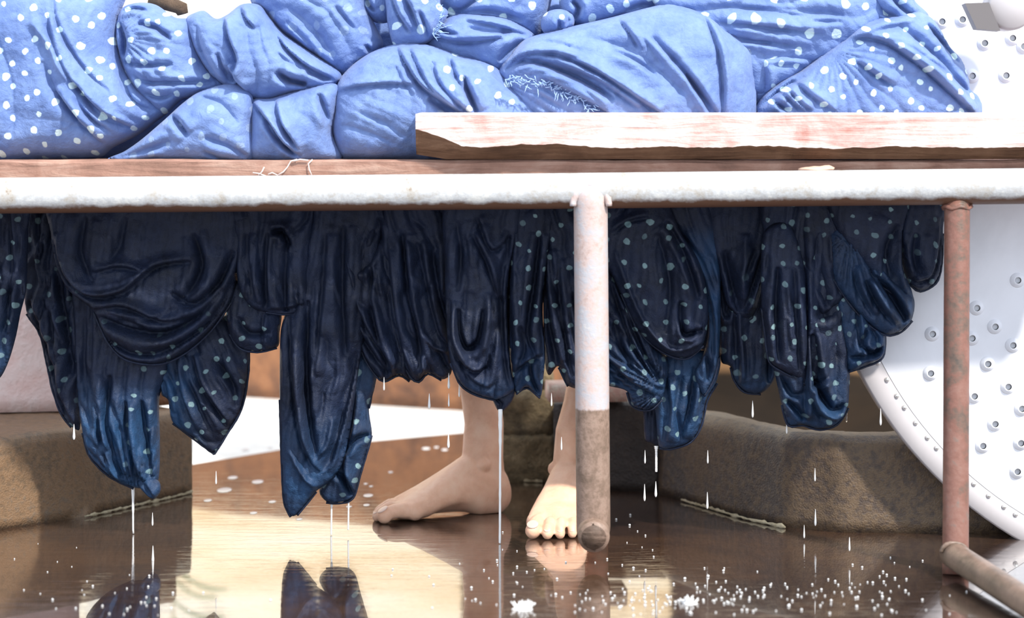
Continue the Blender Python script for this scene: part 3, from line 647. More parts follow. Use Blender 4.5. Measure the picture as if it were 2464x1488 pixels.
def rail_mat():
    m = pipe_mat('weathered_galvanised_rail', [[(.30,(.20,.13,.08)),(.38,(.40,.37,.33)),(.50,(.47,.48,.49)),(.62,(.60,.60,.58)),(.74,(.46,.44,.42))]], 22, .5)
    nt = m.node_tree; b = nt.nodes['Principled BSDF']
    pos = geo_pos(nt); s = nt.nodes.new('ShaderNodeSeparateXYZ'); nt.links.new(pos, s.inputs[0])
    a, c = P(0,471,3.70), P(2464,448,3.70); k = (c.z-a.z)/(c.x-a.x)
    ax = math_(nt, 'MULTIPLY_ADD', s.outputs['X'], k, a.z-k*a.x)
    d = math_(nt, 'SUBTRACT', s.outputs['Z'], ax)                       # height above the pipe's own axis: rust creeps up from where water hangs
    n = noise_t(nt, geo_pos(nt, (1,1,1)), 30, 4, .65)
    f = math_(nt, 'MULTIPLY_ADD', math_(nt, 'ADD', d, math_(nt, 'MULTIPLY', n, .016)), -170.0, -.9)
    cl = nt.nodes.new('ShaderNodeClamp'); nt.links.new(f, cl.inputs[0])
    old = b.inputs['Base Color'].links[0].from_socket
    nt.links.new(mixc(nt, cl.outputs[0], old, (.13,.065,.04)), b.inputs['Base Color']); return m
RAIL = rail_mat()
LEGM = pipe_mat('pale_over_brown_pipe', [[(.30,(.40,.28,.24)),(.45,(.52,.41,.38)),(.60,(.44,.44,.47)),(.72,(.58,.52,.48))],[(.30,(.10,.07,.045)),(.46,(.20,.135,.10)),(.58,(.29,.20,.155)),(.72,(.17,.14,.10))]], 26, .5, line=.236)
RUST = pipe_mat('reddish_rusty_pipe', [[(.32,(.07,.055,.045)),(.42,(.13,.08,.06)),(.50,(.19,.085,.062)),(.60,(.22,.11,.085)),(.68,(.15,.13,.11)),(.78,(.24,.22,.19))]], 16, .5)
BRACE = pipe_mat('brown_brace_pipe', [[(.30,(.08,.06,.045)),(.48,(.17,.12,.09)),(.62,(.25,.17,.13)),(.74,(.20,.17,.12))]], 20, .4)
WELD = mottled('weld_bead', [(.3,(.20,.13,.11)),(.5,(.45,.36,.34)),(.7,(.55,.47,.44))], 60, .55, .9, .004)
DARKIN = mottled('painted_shade_bore', [(.3,(.004,.003,.003)),(.58,(.012,.010,.008)),(.75,(.08,.065,.045))], 60, .7)  # near-black paints in the shade of a deeper bore, with light flecks
def wood_mat(name, stops, sx=3.0):
    m, nt, b = new_mat(name)
    pos = geo_pos(nt, (sx, 40, 34)); pos2 = geo_pos(nt)
    g = noise_t(nt, pos, 2.2, 6, .65, 1.2); n2 = noise_t(nt, pos2, 13, 5, .6, .5)
    f = math_(nt, 'ADD', math_(nt, 'MULTIPLY', g, .5), math_(nt, 'MULTIPLY', n2, .5))
    nt.links.new(ramp(nt, f, stops), b.inputs['Base Color'])
    bump(nt, b, math_(nt, 'ADD', g, math_(nt, 'MULTIPLY', noise_t(nt, pos2, 130, 4), .4)), .5, .006); setb(b, Roughness=.85, Specular_IOR_Level=.2); return m
PLANK = wood_mat('bleached_pink_timber', [(.32,(.46,.20,.16)),(.41,(.58,.34,.30)),(.50,(.68,.51,.47)),(.62,(.78,.68,.65))])
WANE = wood_mat('rough_brown_bark_edge', [(.3,(.06,.03,.018)),(.5,(.16,.085,.05)),(.7,(.28,.16,.10))])
BOARD = wood_mat('wet_reddish_board', [(.3,(.14,.08,.06)),(.48,(.32,.18,.135)),(.6,(.42,.27,.21)),(.72,(.5,.38,.3))])

bench = thing('pipe_bench', 'low bench of weathered welded pipe standing on the wet floor, cloth heaped on its boards', 'bench', (P(1420,1330,3.69).x, 3.7, 0))
BL = -Vector(bench.location)
def bpart(o):
    o.location = BL; return o
RD = 3.70
rail = [P(-260,474,RD), P(0,471,RD), P(1230,461,RD), P(2464,448,RD), P(2720,445,RD)]
pts = []
for a, b_ in zip(rail[:-1], rail[1:]): pts += dense(a, b_, 24)[:-1]
pts.append(rail[-1])
front_rail = bpart(tube('front_rail', pts, .0277, RAIL, bench, 32))
back_pts = [Vector((x_, 4.0, rail[2].z-.002)) for x_ in (rail[0].x, 0, .50)]
bpart(tube('back_rail', back_pts, .022, RUST, bench, 20))
# front leg: thick pipe ending in an elbow stub whose open bore faces forward
lx0, lx1 = P(1421,470,3.695).x, P(1428,1290,3.69).x
bm = bmesh.new()
r = .0262
path = [Vector((lx0, 3.690, P(0,446,3.69).z)), Vector((lx0, 3.690, P(0,452,3.69).z)), Vector((lx0, 3.690, P(0,470,3.69).z))]
path += dense(Vector((lx0, 3.692, .55)), Vector((lx1, 3.692, .055)), 40)
rad = [.010, .020, .0255]+[r]*41
rings = tube_bm(bm, path, rad, 32, caps=False)
bm.faces.new(list(reversed(rings[0])))
# rounded bottom shell of the elbow
last = rings[-1]; prev = last
ctr = Vector((lx1, 3.692, .055))
for k in range(1, 9):
    th = k/8*math.pi/2
    ring = []
    for v in last:
        d = v.co-ctr
        ring.append(bm.verts.new(ctr+Vector((d.x*math.cos(th*.92), d.y*math.cos(th*.92), -.034*math.sin(th)))))
    for i in range(32): bm.faces.new((prev[i], prev[(i+1) % 32], ring[(i+1) % 32], ring[i]))
    prev = ring
bm.faces.new(prev)
leg = bpart(link_bm('leg', bm, LEGM, bench)); leg['label'] = 'worn front leg, pale above a level line and brown below'
# short open stub facing the viewer
c0 = Vector((lx1, 3.692, .050))
bm = bmesh.new()
ax = Vector((-.02, -1, -.14)).normalized()
p0 = c0; p1 = c0+ax*.042
outer = tube_bm(bm, [p0, p0+ax*.012, p0+ax*.036, p1], [.0245,.0245,.0245,.0235], 32, caps=False)
inner = tube_bm(bm, [p1, p0+ax*.036, p0+ax*.026], [.0190,.0185,.0185], 32, caps=False)
for i in range(32): bm.faces.new((outer[-1][i], outer[-1][(i+1) % 32], inner[0][(i+1) % 32], inner[0][i]))
stub = bpart(link_bm('open_pipe_end', bm, LEGM, bench))
bm = bmesh.new(); bmesh.ops.create_circle(bm, cap_ends=True, radius=.0187, segments=32, matrix=Matrix.Translation(p0+ax*.0275) @ ax.to_track_quat('Z','Y').to_matrix().to_4x4())
for i in range(9):
    a = i*.7
    tube_bm(bm, [p0+ax*.0275+Vector((.008*math.cos(a)*(i/9),0,-.006+.006*math.sin(a))), p0+ax*.031+Vector((.009*math.cos(a+.3)*(i/9),0,-.006+.006*math.sin(a+.3)))], [.003,.002], 8)
bore = link_bm('shaded_bore', bm, DARKIN, stub)
# weld where the leg meets the rail
q = []
for k in range(27):
    a = math.pi*(k/26)
    q.append(Vector((lx0-.0275*math.cos(a), 3.676+.003*math.sin(a), P(0,496,3.69).z+.033*math.sin(a))))
bpart(tube('weld', q, [.0055+.0022*mn.noise(v*60) for v in q], LEGM, bench, 12, jitter=.12))
# right leg, splayed forward
rt, rb = P(2303,486,3.70), Vector((P(2299,1385,3.585).x, 3.585, 0.0))
rleg = bpart(tube('leg', dense(rt, rb, 40), .0195, RUST, bench, 28, jitter=.004)); rleg['label'] = 'thinner reddish rusty right leg splayed forward'
q = [Vector((rt.x+.0205*math.cos(2*math.pi*k/24), rt.y+.0205*math.sin(2*math.pi*k/24), P(0,499,3.7).z+.002*math.sin(5*k))) for k in range(25)]
bpart(tube('weld', q, [.0035+.002*mn.noise(v*80) for v in q], RUST, bench, 10, jitter=.15))
bs = Vector((rb.x-.004, 3.588, .030)); be = Vector((P(2464,1450,3.27).x, 3.27, .021)); be2 = bs+(be-bs)*1.5; be2.z = .0205
bpart(tube('floor_brace', dense(bs, be2, 20), .0200, BRACE, bench, 28))
q = [Vector((bs.x-.0195*math.cos(math.pi*k/20), 3.572-.002*math.sin(math.pi*k/20), .036+.014*math.sin(math.pi*k/20))) for k in range(21)]
bpart(tube('weld', q, [.0032+.0016*mn.noise(v*90) for v in q], BRACE, bench, 10, jitter=.15))
# legs out of view at the left and behind
for (x, y) in ((P(-180,0,3.70).x, 3.70), (P(-180,0,3.70).x, 4.0), (lx0+.02, 4.0)):
    bpart(tube('leg', dense((x,y,.565),(x,y,.156 if (x < -.5 and y > 3.9) else 0),4), .0195, RUST, bench, 20))
def board(x0, x1, y0, y1, z0, z1, mat, nm):
    bm = bmesh.new(); nx = int((x1-x0)/.02); rings = []
    for i in range(nx+1):
        x = x0+(x1-x0)*i/nx
        w = lambda s: mn.noise(Vector((x*7, s*3.1, 0)))*.004+mn.noise(Vector((x*40, s*5.1, 2)))*.0012
        ring = [(x, y0+w(1), z0+w(2)*.5), (x, y0+w(3)*.6-.001, z1-.004+w(4)*.7), (x, y0+.006, z1+w(5)*.5), (x, y1-.005, z1), (x, y1, z1-.005), (x, y1, z0)]
        rings.append([bm.verts.new(p) for p in ring])
    for A, B in zip(rings[:-1], rings[1:]):
        for k in range(6): bm.faces.new((A[k], B[k], B[(k+1) % 6], A[(k+1) % 6]))
    bm.faces.new(rings[0]); bm.faces.new(list(reversed(rings[-1])))
    o = link_bm(nm, bm, mat, bench, smooth=False); bpart(o)
    return o
board(-1.02, .98, 3.736, 3.865, .570, .6185, BOARD, 'board')
board(-1.02, .50, 3.880, 4.030, .570, .6175, BOARD, 'board')

# the loose upper plank with its waney lower edge
bm = bmesh.new(); x0 = P(994,0,3.70).x; x1 = .96; n = 300; rings = []
zt = P(0,271,3.70).z
for i in range(n+1):
    u = i/n; x = x0+(x1-x0)*u; dx = x-x0
    wob = mn.noise(Vector((x*9, 0, 0)))*.005+mn.noise(Vector((x*35, 1, 0)))*.0024+mn.noise(Vector((x*110, 2, 0)))*.0012
    chip = .024*max(0, 1-dx/.075)**.8
    zf = .6425+wob+chip-.004*min(1, dx/.5)
    zb = .6195+.008*max(0, 1-dx/.05)
    top = zt-.0035*max(0, 1-dx/.012)
    zm = min(zf-.006, .632+wob*.7+chip*.4)
    ring = [(x, 3.702+wob*.15, zf), (x, 3.700, top-.004), (x, 3.703, top), (x, 3.752, top), (x, 3.756, top-.004), (x, 3.756, zb), (x, 3.735, zb), (x, 3.716+wob*.4, zm)]
    if i == 0: ring = [(p[0]+.004, p[1]+(.004 if p[1] < 3.72 else -.004), p[2]) for p in ring]
    rings.append([bm.verts.new(p) for p in ring])
for A, B in zip(rings[:-1], rings[1:]):
    for k in range(8):
        f = bm.faces.new((A[k], B[k], B[(k+1) % 8], A[(k+1) % 8])); f.material_index = 1 if k in (5,6,7) else 0
f = bm.faces.new(rings[0]); f.material_index = 1
bm.faces.new(list(reversed(rings[-1])))
o = link_bm('plank', bm, [PLANK, WANE], None, smooth=False)
tag(o, 'thick bleached pinkish plank with ragged brown lower edge along the front of the bench', 'plank')
relocate(o, (x0, 3.73, .6195))
# soap-like chip on the rail
bm = bmesh.new(); bmesh.ops.create_icosphere(bm, subdivisions=3, radius=1)
for v in bm.verts:
    w = 1+.25*mn.noise(v.co*1.7); v.co = Vector((v.co.x*.029*w, v.co.y*.011*w, max(v.co.z, -.5)*.0055*w+ (0.002 if v.co.x > .3 else 0)))
o = link_bm('wood_chip', bm, plain('pale_wood_chip', (.62,.42,.32), .8), None); o.location = P(1968,407,3.713); o.location.z = P(0,407,3.713).z-.001
tag(o, 'small pinkish wood chip lying on top of the rail under the plank', 'wood chip')
# ---------------------------------------------------------------- the drum
DD = 3.88; sD = DD/F
dc = P(2948, 450.6, DD); DR = 986*sD
def enamel(name, col, rough):
    m, nt, b = new_mat(name); pos = geo_pos(nt)
    n = noise_t(nt, pos, 5, 5, .6, .6)
    nt.links.new(ramp(nt, n, [(.35, tuple(c*.88 for c in col)), (.65, col)]), b.inputs['Base Color']); setb(b, Roughness=rough, Specular_IOR_Level=.35)
    return m
DRUMM = enamel('white_drum_metal', (.84,.85,.90), .45); RIMM = enamel('grey_rim_metal', (.50,.47,.48), .4); HOLE = plain('dark_hole', (.012,.011,.01), .7); RIVM = plain('bright_rivet', (.75,.74,.72), .3, Metallic=.6)
drum = thing('perforated_drum', 'large round white metal drum end with dimpled holes, behind the rusty right leg', 'drum', (dc.x, DD, dc.z-DR))
DL = -Vector(drum.location)
def lathe(bm, prof, seg, c, mats=None):
    rings = []
    for (r, y) in prof:
        rings.append([bm.verts.new((c.x+r*math.cos(2*math.pi*k/seg), y, c.z+r*math.sin(2*math.pi*k/seg))) for k in range(seg)])
    for i, (A, B) in enumerate(zip(rings[:-1], rings[1:])):
        for k in range(seg):
            f = bm.faces.new((A[k], A[(k+1) % seg], B[(k+1) % seg], B[k]))
            if mats: f.material_index = mats[i]
    return rings
seg = 160
bm = bmesh.new()
Rs = DR-60*sD
prof = [(DR-.004, DD+.044),(DR, DD+.040),(DR, DD+.004),(DR-.003, DD),(Rs+.012, DD+.006),(Rs+.004, DD+.010),(Rs, DD+.012)]
rg = lathe(bm, prof, seg, dc); bm.faces.new(rg[0])
o = link_bm('rim', bm, RIMM, drum); o.location = DL; o['label'] = 'grey flat rim band'
# face with raised dimples, each with a hole
def face_y(x, z):
    rr = math.hypot(x-dc.x, z-dc.z)/Rs
    return DD+.011-.012*(1-rr*rr)
bm = bmesh.new()
rr = [Rs*k/26 for k in range(26, 0, -1)]
rings = [[bm.verts.new((dc.x+r_*math.cos(2*math.pi*k/seg), face_y(dc.x+r_, dc.z), dc.z+r_*math.sin(2*math.pi*k/seg))) for k in range(seg)] for r_ in rr]
for A, B in zip(rings[:-1], rings[1:]):
    for k in range(seg): bm.faces.new((A[k], A[(k+1) % seg], B[(k+1) % seg], B[k]))
bm.faces.new(rings[-1])
holes = [(2245,805),(2241,900),(2351,742),(2395,787),(2438,832),(2378,877),(2427,932),(2346,955),(2396,1022),(2367,1075),(2449,675),(2450,1137),(2458,1068),(2340,183),(2421,182),(2370,104),(2437,92),(2317,47),(2268,52),(2464,112),(2340,815),(2225,640),(2300,1000),(2460,985)]
for i in range(16):
    for j in range(24):
        px = 2510+i*82; py = -120+j*72+(36 if i % 2 else 0)
        if math.hypot(px-2948, py-450.6) < 880: holes.append((px, py))
for (px, py) in holes:
    q = P(px, py, DD); yy = face_y(q.x, q.z)
    pr = [(.0128,.001),(.0118,-.0008),(.0098,-.0030),(.0070,-.0052),(.0055,-.0062),(.0050,-.0050),(.0048,.0002)]
    if px > 2500: ns = 12
    else: ns = 24
    rg = [[bm.verts.new((q.x+r_*math.cos(2*math.pi*k/ns), yy+d_, q.z+r_*math.sin(2*math.pi*k/ns))) for k in range(ns)] for r_, d_ in pr]
    for i, (A, B) in enumerate(zip(rg[:-1], rg[1:])):
        for k in range(ns):
            f = bm.faces.new((A[k], A[(k+1) % ns], B[(k+1) % ns], B[k])); f.material_index = 1 if i >= 5 else 0
    f = bm.faces.new(rg[-1]); f.material_index = 1
    # the far wall of the bore sits just in front of the sheet, so the dimple reads as a punched hole
    bm.faces.new(rg[0])
bmesh.ops.recalc_face_normals(bm, faces=bm.faces)
me = bpy.data.meshes.new('dimpled_face'); bm.to_mesh(me); bm.free()
o = link_me('dimpled_face', me, [DRUMM, HOLE], drum); o.location = DL
bm = bmesh.new(); bmesh.ops.create_uvsphere(bm, u_segments=12, v_segments=8, radius=.0042)
rme = bpy.data.meshes.new('rivet'); bm.to_mesh(rme); bm.free(); rme.materials.append(RIVM)
rme.polygons.foreach_set('use_smooth', [True]*len(rme.polygons))
for k in range(30):
    a = math.radians(180+4+k*2.55+(k % 3)*.25)
    q = Vector((dc.x+(Rs+.006)*math.cos(a), DD+.0065, dc.z+(Rs+.006)*math.sin(a)))
    if q.z < -.05: continue
    ro = bpy.data.objects.new('rivet', rme); COL.objects.link(ro); ro.parent = drum; ro.location = q+DL
# bracket near the top
bm = bmesh.new()
fr = [P(2322,8,3.74),P(2380,6,3.74),P(2407,74,3.74),P(2350,69,3.74)]
bk = [p+Vector((.004,.05,0)) for p in fr]
vf = [bm.verts.new(p) for p in fr]; vb = [bm.verts.new(p) for p in bk]
bm.faces.new(vf); bm.faces.new(list(reversed(vb)))
for k in range(4): bm.faces.new((vf[k], vb[k], vb[(k+1) % 4], vf[(k+1) % 4]))
o = link_bm('bracket', bm, plain('dull_steel', (.16,.145,.145), .5, Metallic=.3), drum, smooth=False); o.location = DL; o['label'] = 'dark steel bracket plate'
bm = bmesh.new(); q = P(2432,18,3.76)
tube_bm(bm, [q+Vector((0,.05,0)), q, q+Vector((0,-.006,0))], [.036,.036,.032], 32)
o = link_bm('boss', bm, RIMM, drum); o.location = DL

# ---------------------------------------------------------------- floor, walls, curbs
def wet_floor():
    m, nt, b = new_mat('wet_brown_concrete')
    pos = geo_pos(nt)
    n1 = noise_t(nt, pos, 2.2, 5, .6, .5); n2 = noise_t(nt, pos, 24, 5, .65)
    f = math_(nt, 'ADD', math_(nt, 'MULTIPLY', n1, .7), math_(nt, 'MULTIPLY', n2, .3))
    nt.links.new(ramp(nt, f, [(.3,(.022,.014,.012)),(.48,(.045,.026,.019)),(.6,(.085,.045,.026)),(.72,(.06,.04,.03))]), b.inputs['Base Color'])
    rip = noise_t(nt, geo_pos(nt, (5, 22, 1)), 2.0, 3, .5); fine = noise_t(nt, geo_pos(nt, (20, 90, 1)), 2.0, 2, .5)
    bump(nt, b, math_(nt, 'ADD', rip, math_(nt, 'MULTIPLY', fine, .22)), .10, .010)
    wetm = ramp(nt, noise_t(nt, pos, 3.5, 4, .6), [(.3,(.03,.03,.03)),(.7,(.075,.075,.075))])
    nt.links.new(wetm, b.inputs['Roughness']); setb(b, IOR=1.45, Coat_Weight=1.0, Coat_Roughness=.02, Coat_IOR=1.4)
    return m
WETF = wet_floor()
DRY = mottled('pale_sunlit_concrete', [(.3,(.62,.60,.56)),(.6,(.78,.77,.74))], 3, .8)
def quads(name, rects, z, mat):
    bm = bmesh.new()
    for poly in rects: bm.faces.new([bm.verts.new((x, y, z)) for x, y in poly])
    bmesh.ops.remove_doubles(bm, verts=bm.verts, dist=1e-4)
    return link_bm(name, bm, mat, None, smooth=False)
pa, pb_, pc = floorP(440,1122), floorP(680,1082), floorP(1130,1040)
def upn(o):
    for p in o.data.polygons:
        if p.normal.z < 0: p.flip()
    return o
px0, px1, py0, py1 = .845, 1.52, 3.80, 3.932
o = upn(quads('floor', [[(-4,1.4),(px0,1.4),(px0,py0),(px0,py1),(px0,4.6),(pc.x,4.6),(-4,4.6)], [(px0,1.4),(4,1.4),(4,py0),(px1,py0),(px0,py0)], [(px1,py0),(4,py0),(4,py1),(px1,py1)], [(px0,py1),(px1,py1),(4,py1),(4,4.6),(px0,4.6)],
    [(-4,4.6),(pc.x,4.6),(pc.x,pc.y),(pb_.x,pb_.y),(pa.x,pa.y),(-1.2,pa.y-.05),(-4,pa.y-.05)], [(pc.x,4.6),(4,4.6),(4,5.6),(pc.x+.02,5.6),(pc.x,pc.y)]], 0, WETF)); struct(o)
# sump the drum stands in
bm = bmesh.new()
zb_ = dc.z-DR-.001
A = [bm.verts.new((x, y, 0)) for x, y in ((px0,py0),(px1,py0),(px1,py1),(px0,py1))]; B = [bm.verts.new((x, y, zb_)) for x, y in ((px0,py0),(px1,py0),(px1,py1),(px0,py1))]
for k in range(4): bm.faces.new((A[k], B[k], B[(k+1) % 4], A[(k+1) % 4]))
bm.faces.new(B)
struct(link_bm('trim_1', bm, WETF, None, smooth=False))
o = upn(quads('ground', [[(-4,pa.y-.05),(-1.2,pa.y-.05),(pa.x,pa.y),(pb_.x,pb_.y),(pc.x,pc.y),(pc.x+.02,5.6),(pc.x+.02,8.2),(-4,8.2)], [(pc.x+.02,5.6),(4,5.6),(4,8.2),(pc.x+.02,8.2)]], -.001, DRY)); struct(o)
CREAM = mottled('streaked_cream_wall', [(.32,(.42,.25,.11)),(.42,(.66,.47,.26)),(.50,(.80,.68,.48)),(.62,(.88,.84,.75))], 1.6, .85, .2, stretch=(.35,1,3.2), fine=3)
o = rough_box('wall_back', [(-4.2,8.0),(4.2,8.0)], .15, -.002, 3.2, CREAM, amp=.003, seg=.25); struct(o)
# curb stones
CURB = mottled('stained_wet_concrete', [(.30,(.055,.034,.020)),(.42,(.13,.085,.050)),(.54,(.21,.125,.066)),(.62,(.15,.105,.07)),(.74,(.36,.27,.17))], 5, .65, .5, .004, fine=18, wt=.52, rr=(.35,.7))
CURBR = mottled('stained_dark_concrete', [(.30,(.024,.017,.014)),(.44,(.068,.047,.036)),(.55,(.135,.088,.050)),(.63,(.08,.060,.049)),(.74,(.24,.165,.10))], 4, .6, .5, .004, fine=22, wt=.50, rr=(.35,.7))
MOSS = mottled('mossy_rubble_stone', [(.3,(.09,.065,.035)),(.46,(.23,.17,.09)),(.58,(.36,.27,.15)),(.72,(.5,.42,.28))], 14, .8, .9, .015)
PINK = mottled('pink_lime_plaster', [(.28,(.62,.34,.28)),(.42,(.84,.58,.53)),(.58,(.90,.72,.68)),(.72,(.92,.82,.78))], 5, .85, .4, .006)
TERRA = mottled('rusty_terracotta', [(.28,(.045,.025,.018)),(.42,(.15,.068,.035)),(.56,(.30,.13,.055)),(.70,(.22,.12,.07))], 6, .75, .5)
def lining_mat():  # near-black below an uneven level, ochre above
    m, nt, b = new_mat('two_tone_vat_lining'); pos = geo_pos(nt)
    n1 = noise_t(nt, pos, 5, 5, .6, .5)
    s_ = nt.nodes.new('ShaderNodeSeparateXYZ'); nt.links.new(pos, s_.inputs[0])
    k = math_(nt, 'MULTIPLY_ADD', math_(nt, 'ADD', s_.outputs['Z'], math_(nt, 'MULTIPLY', n1, .03)), 60.0, -9.6)
    cl = nt.nodes.new('ShaderNodeClamp'); nt.links.new(k, cl.inputs[0])
    c = mixc(nt, cl.outputs[0], ramp(nt, n1, [(.3,(.012,.008,.005)),(.7,(.04,.025,.014))]), ramp(nt, n1, [(.3,(.20,.11,.05)),(.7,(.42,.25,.12))]))
    nt.links.new(c, b.inputs['Base Color']); setb(b, Roughness=.5); return m
LINING = lining_mat()
OCHRE = mottled('ochre_vat_lining', [(.3,(.10,.06,.03)),(.5,(.26,.15,.07)),(.7,(.36,.22,.11))], 5, .6, .4)
DARKW = mottled('shade_darkened_stone', [(.3,(.012,.009,.008)),(.5,(.035,.026,.022)),(.7,(.07,.055,.045))], 8, .5, .5, .006)  # stone colour darkened to carry the shade of the cloths
def fp(px, py): v = floorP(px, py); return (v.x, v.y)
left_line = [(-1.25,3.62), (-1.0,3.80), fp(0,1276), fp(200,1244), fp(330,1216), fp(462,1186)]
o = rough_box('stone_curb', left_line, .50, 0, .154, CURB, amp=.004, seg=.018)
tag(o, 'low stained concrete curb at the left, carrying the pink pillar', 'curb')
o = rough_box('pillar', [(-1.2,4.24), (P(192,0,4.32).x,4.32)], .20, .156, 1.0, PINK, amp=.004, seg=.025)
tag(o, 'pink plastered pillar standing on the left concrete curb', 'pillar')
o = rough_box('brick', [(P(336,0,4.36).x,4.36),(P(424,0,4.42).x,4.42)], .10, .156, .212, TERRA, amp=.002, seg=.012)
tag(o, 'rusty brown brick on the right end of the left curb', 'brick')
right_line = [fp(1588,1190), fp(1680,1216), fp(1790,1248), fp(1890,1270), fp(2020,1283), (.70,3.945), (1.7,3.945)]
o = rough_box('vat_wall', right_line, .075, 0, .158, CURBR, amp=.004, seg=.018, edge=.010)
tag(o, 'curved dark stained concrete wall of the vat at the right, behind the drum', 'vat wall')
o = rough_box('vat_lining', [(P(1600,0,5.0).x,5.0),(1.9,5.0)], .10, 0, .21, LINING, amp=.003, seg=.03)
tag(o, 'ochre far wall of the vat, behind the dark front wall at right', 'vat wall')
o = tube('ledge_pipe', dense(Vector((P(1640,0,4.99).x,4.985,.232)), Vector((1.6,4.985,.232)), 20), .018, OCHRE, None, 14); tag(o, 'rusty ochre pipe lying along the far side of the vat', 'pipe')
mid = rough_box('low_wall', [(P(1332,0,4.42).x,4.42),(P(1598,0,4.375).x,4.375)], .16, 0, .163, DARKW, amp=.004, seg=.018)
tag(mid, 'low dark wall between the front pipe leg and the right hand vat', 'wall')
pier = thing('stone_pier', 'mossy rubble stone pier between the two bare legs', 'pier', (P(1270,0,4.5).x, 4.54, 0))
for (a, b_, z0, z1, dy) in ((1196,1334,0,.088,0),(1204,1330,.088,.172,.008)):
    q = rough_box('stone_course', [(P(a,0,4.5).x,4.50+dy),(P(b_,0,4.5).x,4.49+dy)], .12, z0, z1, MOSS, pier, amp=.006, seg=.010, sc=22)
    q.location = -Vector(pier.location)
# beam resting on the low wall
bm = bmesh.new(); y0 = 4.33; z0 = .163
c = [P(1322,0,y0).x, P(1511,0,y0).x]
beam = rough_box('timber_block', [(c[0],y0),(c[1],y0+.01)], .09, .170, .203, mottled('pink_timber_block', [(.3,(.42,.22,.17)),(.5,(.58,.38,.32)),(.7,(.55,.6,.5))], 20, .8), amp=.0015, seg=.012)
bm.free()
tag(beam, 'short pinkish timber block lying on the low dark wall behind the front pipe leg', 'timber block')
bm = bmesh.new(); bmesh.ops.create_icosphere(bm, subdivisions=3, radius=1)
for v in bm.verts: v.co = Vector((v.co.x*.021, v.co.y*.03, v.co.z*.026))*(1+.3*mn.noise(v.co*1.5))
o = link_bm('stone', bm, MOSS, None); o.location = (P(1312,0,4.45).x, 4.53, .195); tag(o, 'small rounded stone on top of the mossy pier, left of the timber block', 'stone')
far = rough_box('rear_wall', [(P(250,0,6.2).x,6.20),(P(560,0,5.9).x,5.90),(P(1090,0,5.62).x,5.62),(P(1330,0,5.5).x,5.5)], .15, -.001, .295, TERRA, amp=.004, seg=.03)
tag(far, 'low rusty brown wall in the background beyond the white ground', 'wall')
UNSEENW = mottled('dark_unseen_wall', [(.3,(.020,.013,.011)),(.5,(.045,.028,.022)),(.7,(.075,.05,.04))], 3, .8)
for a, b_ in ((1112, 1412), (1618, 2900)):  # unseen dark walls added to darken the wet floor's reflections, bright gap between
    struct(rough_box('wall_unseen', [(P(a,0,6.5).x,6.5),(P(b_,0,6.5).x,6.5)], .1, -.002, .86, UNSEENW, amp=.003, seg=.06))
# white waterlines of lime along the curb feet
LIME = mottled('crusted_lime', [(.3,(.22,.17,.09)),(.5,(.5,.42,.27)),(.7,(.62,.55,.40))], 40, .8)
def crust(nm, pts, r, label):
    ln = spline([floorP(*p)[:2] for p in pts], .012, False) if False else None
    q = []
    P3 = [floorP(*p) for p in pts]
    for a, b_ in zip(P3[:-1], P3[1:]): q += dense(a, b_, 14)[:-1]
    q.append(P3[-1])
    q = [p+Vector((0, -.004, .003+.0015*mn.noise(p*70))) for p in q]
    o = tube(nm, q, [r*(.25+.9*abs(mn.noise(p*75))) for p in q], LIME, None, 8, jitter=.35); tag(o, label, 'crust'); return o
crust('lime_crust', [(205,1247),(260,1235),(330,1219),(400,1203),(462,1188)], .0048, 'pale lime crust along the foot of the left concrete curb')
crust('lime_crust', [(1640,1207),(1700,1224),(1790,1251),(1888,1272)], .0055, 'pale lime crust along the foot of the curved vat wall')
crust('lime_crust', [(1230,1157),(1270,1161),(1305,1162)], .006, 'pale lime crust at the foot of the mossy pier between the legs')
# plants seen only as green reflections
LEAF = plain('leaf_green', (.03,.20,.05), .5)
STRAW = plain('dry_stem', (.55,.45,.28), .7)
plant = thing('leafy_sprig', 'green leafy sprig in the background, mirrored in the wet floor at lower left', 'plant', (P(400,0,6.2).x, 6.2, 0))
bm = bmesh.new(); tube_bm(bm, dense((0,0,0),(.02,0,.66),6), [.005,.005,.004,.004,.003,.003,.002], 8)
link_bm('stem', bm, STRAW, plant)
for (z, x1, z1, w0) in ((.47,.16,.535,.010),(.50,.13,.555,.008),(.56,.15,.605,.009),(.60,.12,.66,.008),(.62,-.12,.66,.009),(.52,-.13,.56,.009)):
    bm = bmesh.new(); vs = []
    for i in range(9):
        u = i/8; w = w0*math.sin(math.pi*min(u*.9+.06,1))**.8+.0006; q = Vector((.012+(x1-.012)*u, 0, z+(z1-z)*u+.02*math.sin(math.pi*u)))
        vs.append([bm.verts.new(q+Vector((0,-w,.3*w))), bm.verts.new(q+Vector((0,0,-.003))), bm.verts.new(q+Vector((0,w,.9*w)))])
    for A, B in zip(vs[:-1], vs[1:]):
        for j in range(2): bm.faces.new((A[j], B[j], B[j+1], A[j+1]))
    lf = link_bm('leaf', bm, LEAF, plant); md = lf.modifiers.new('s', 'SOLIDIFY'); md.thickness = .0015
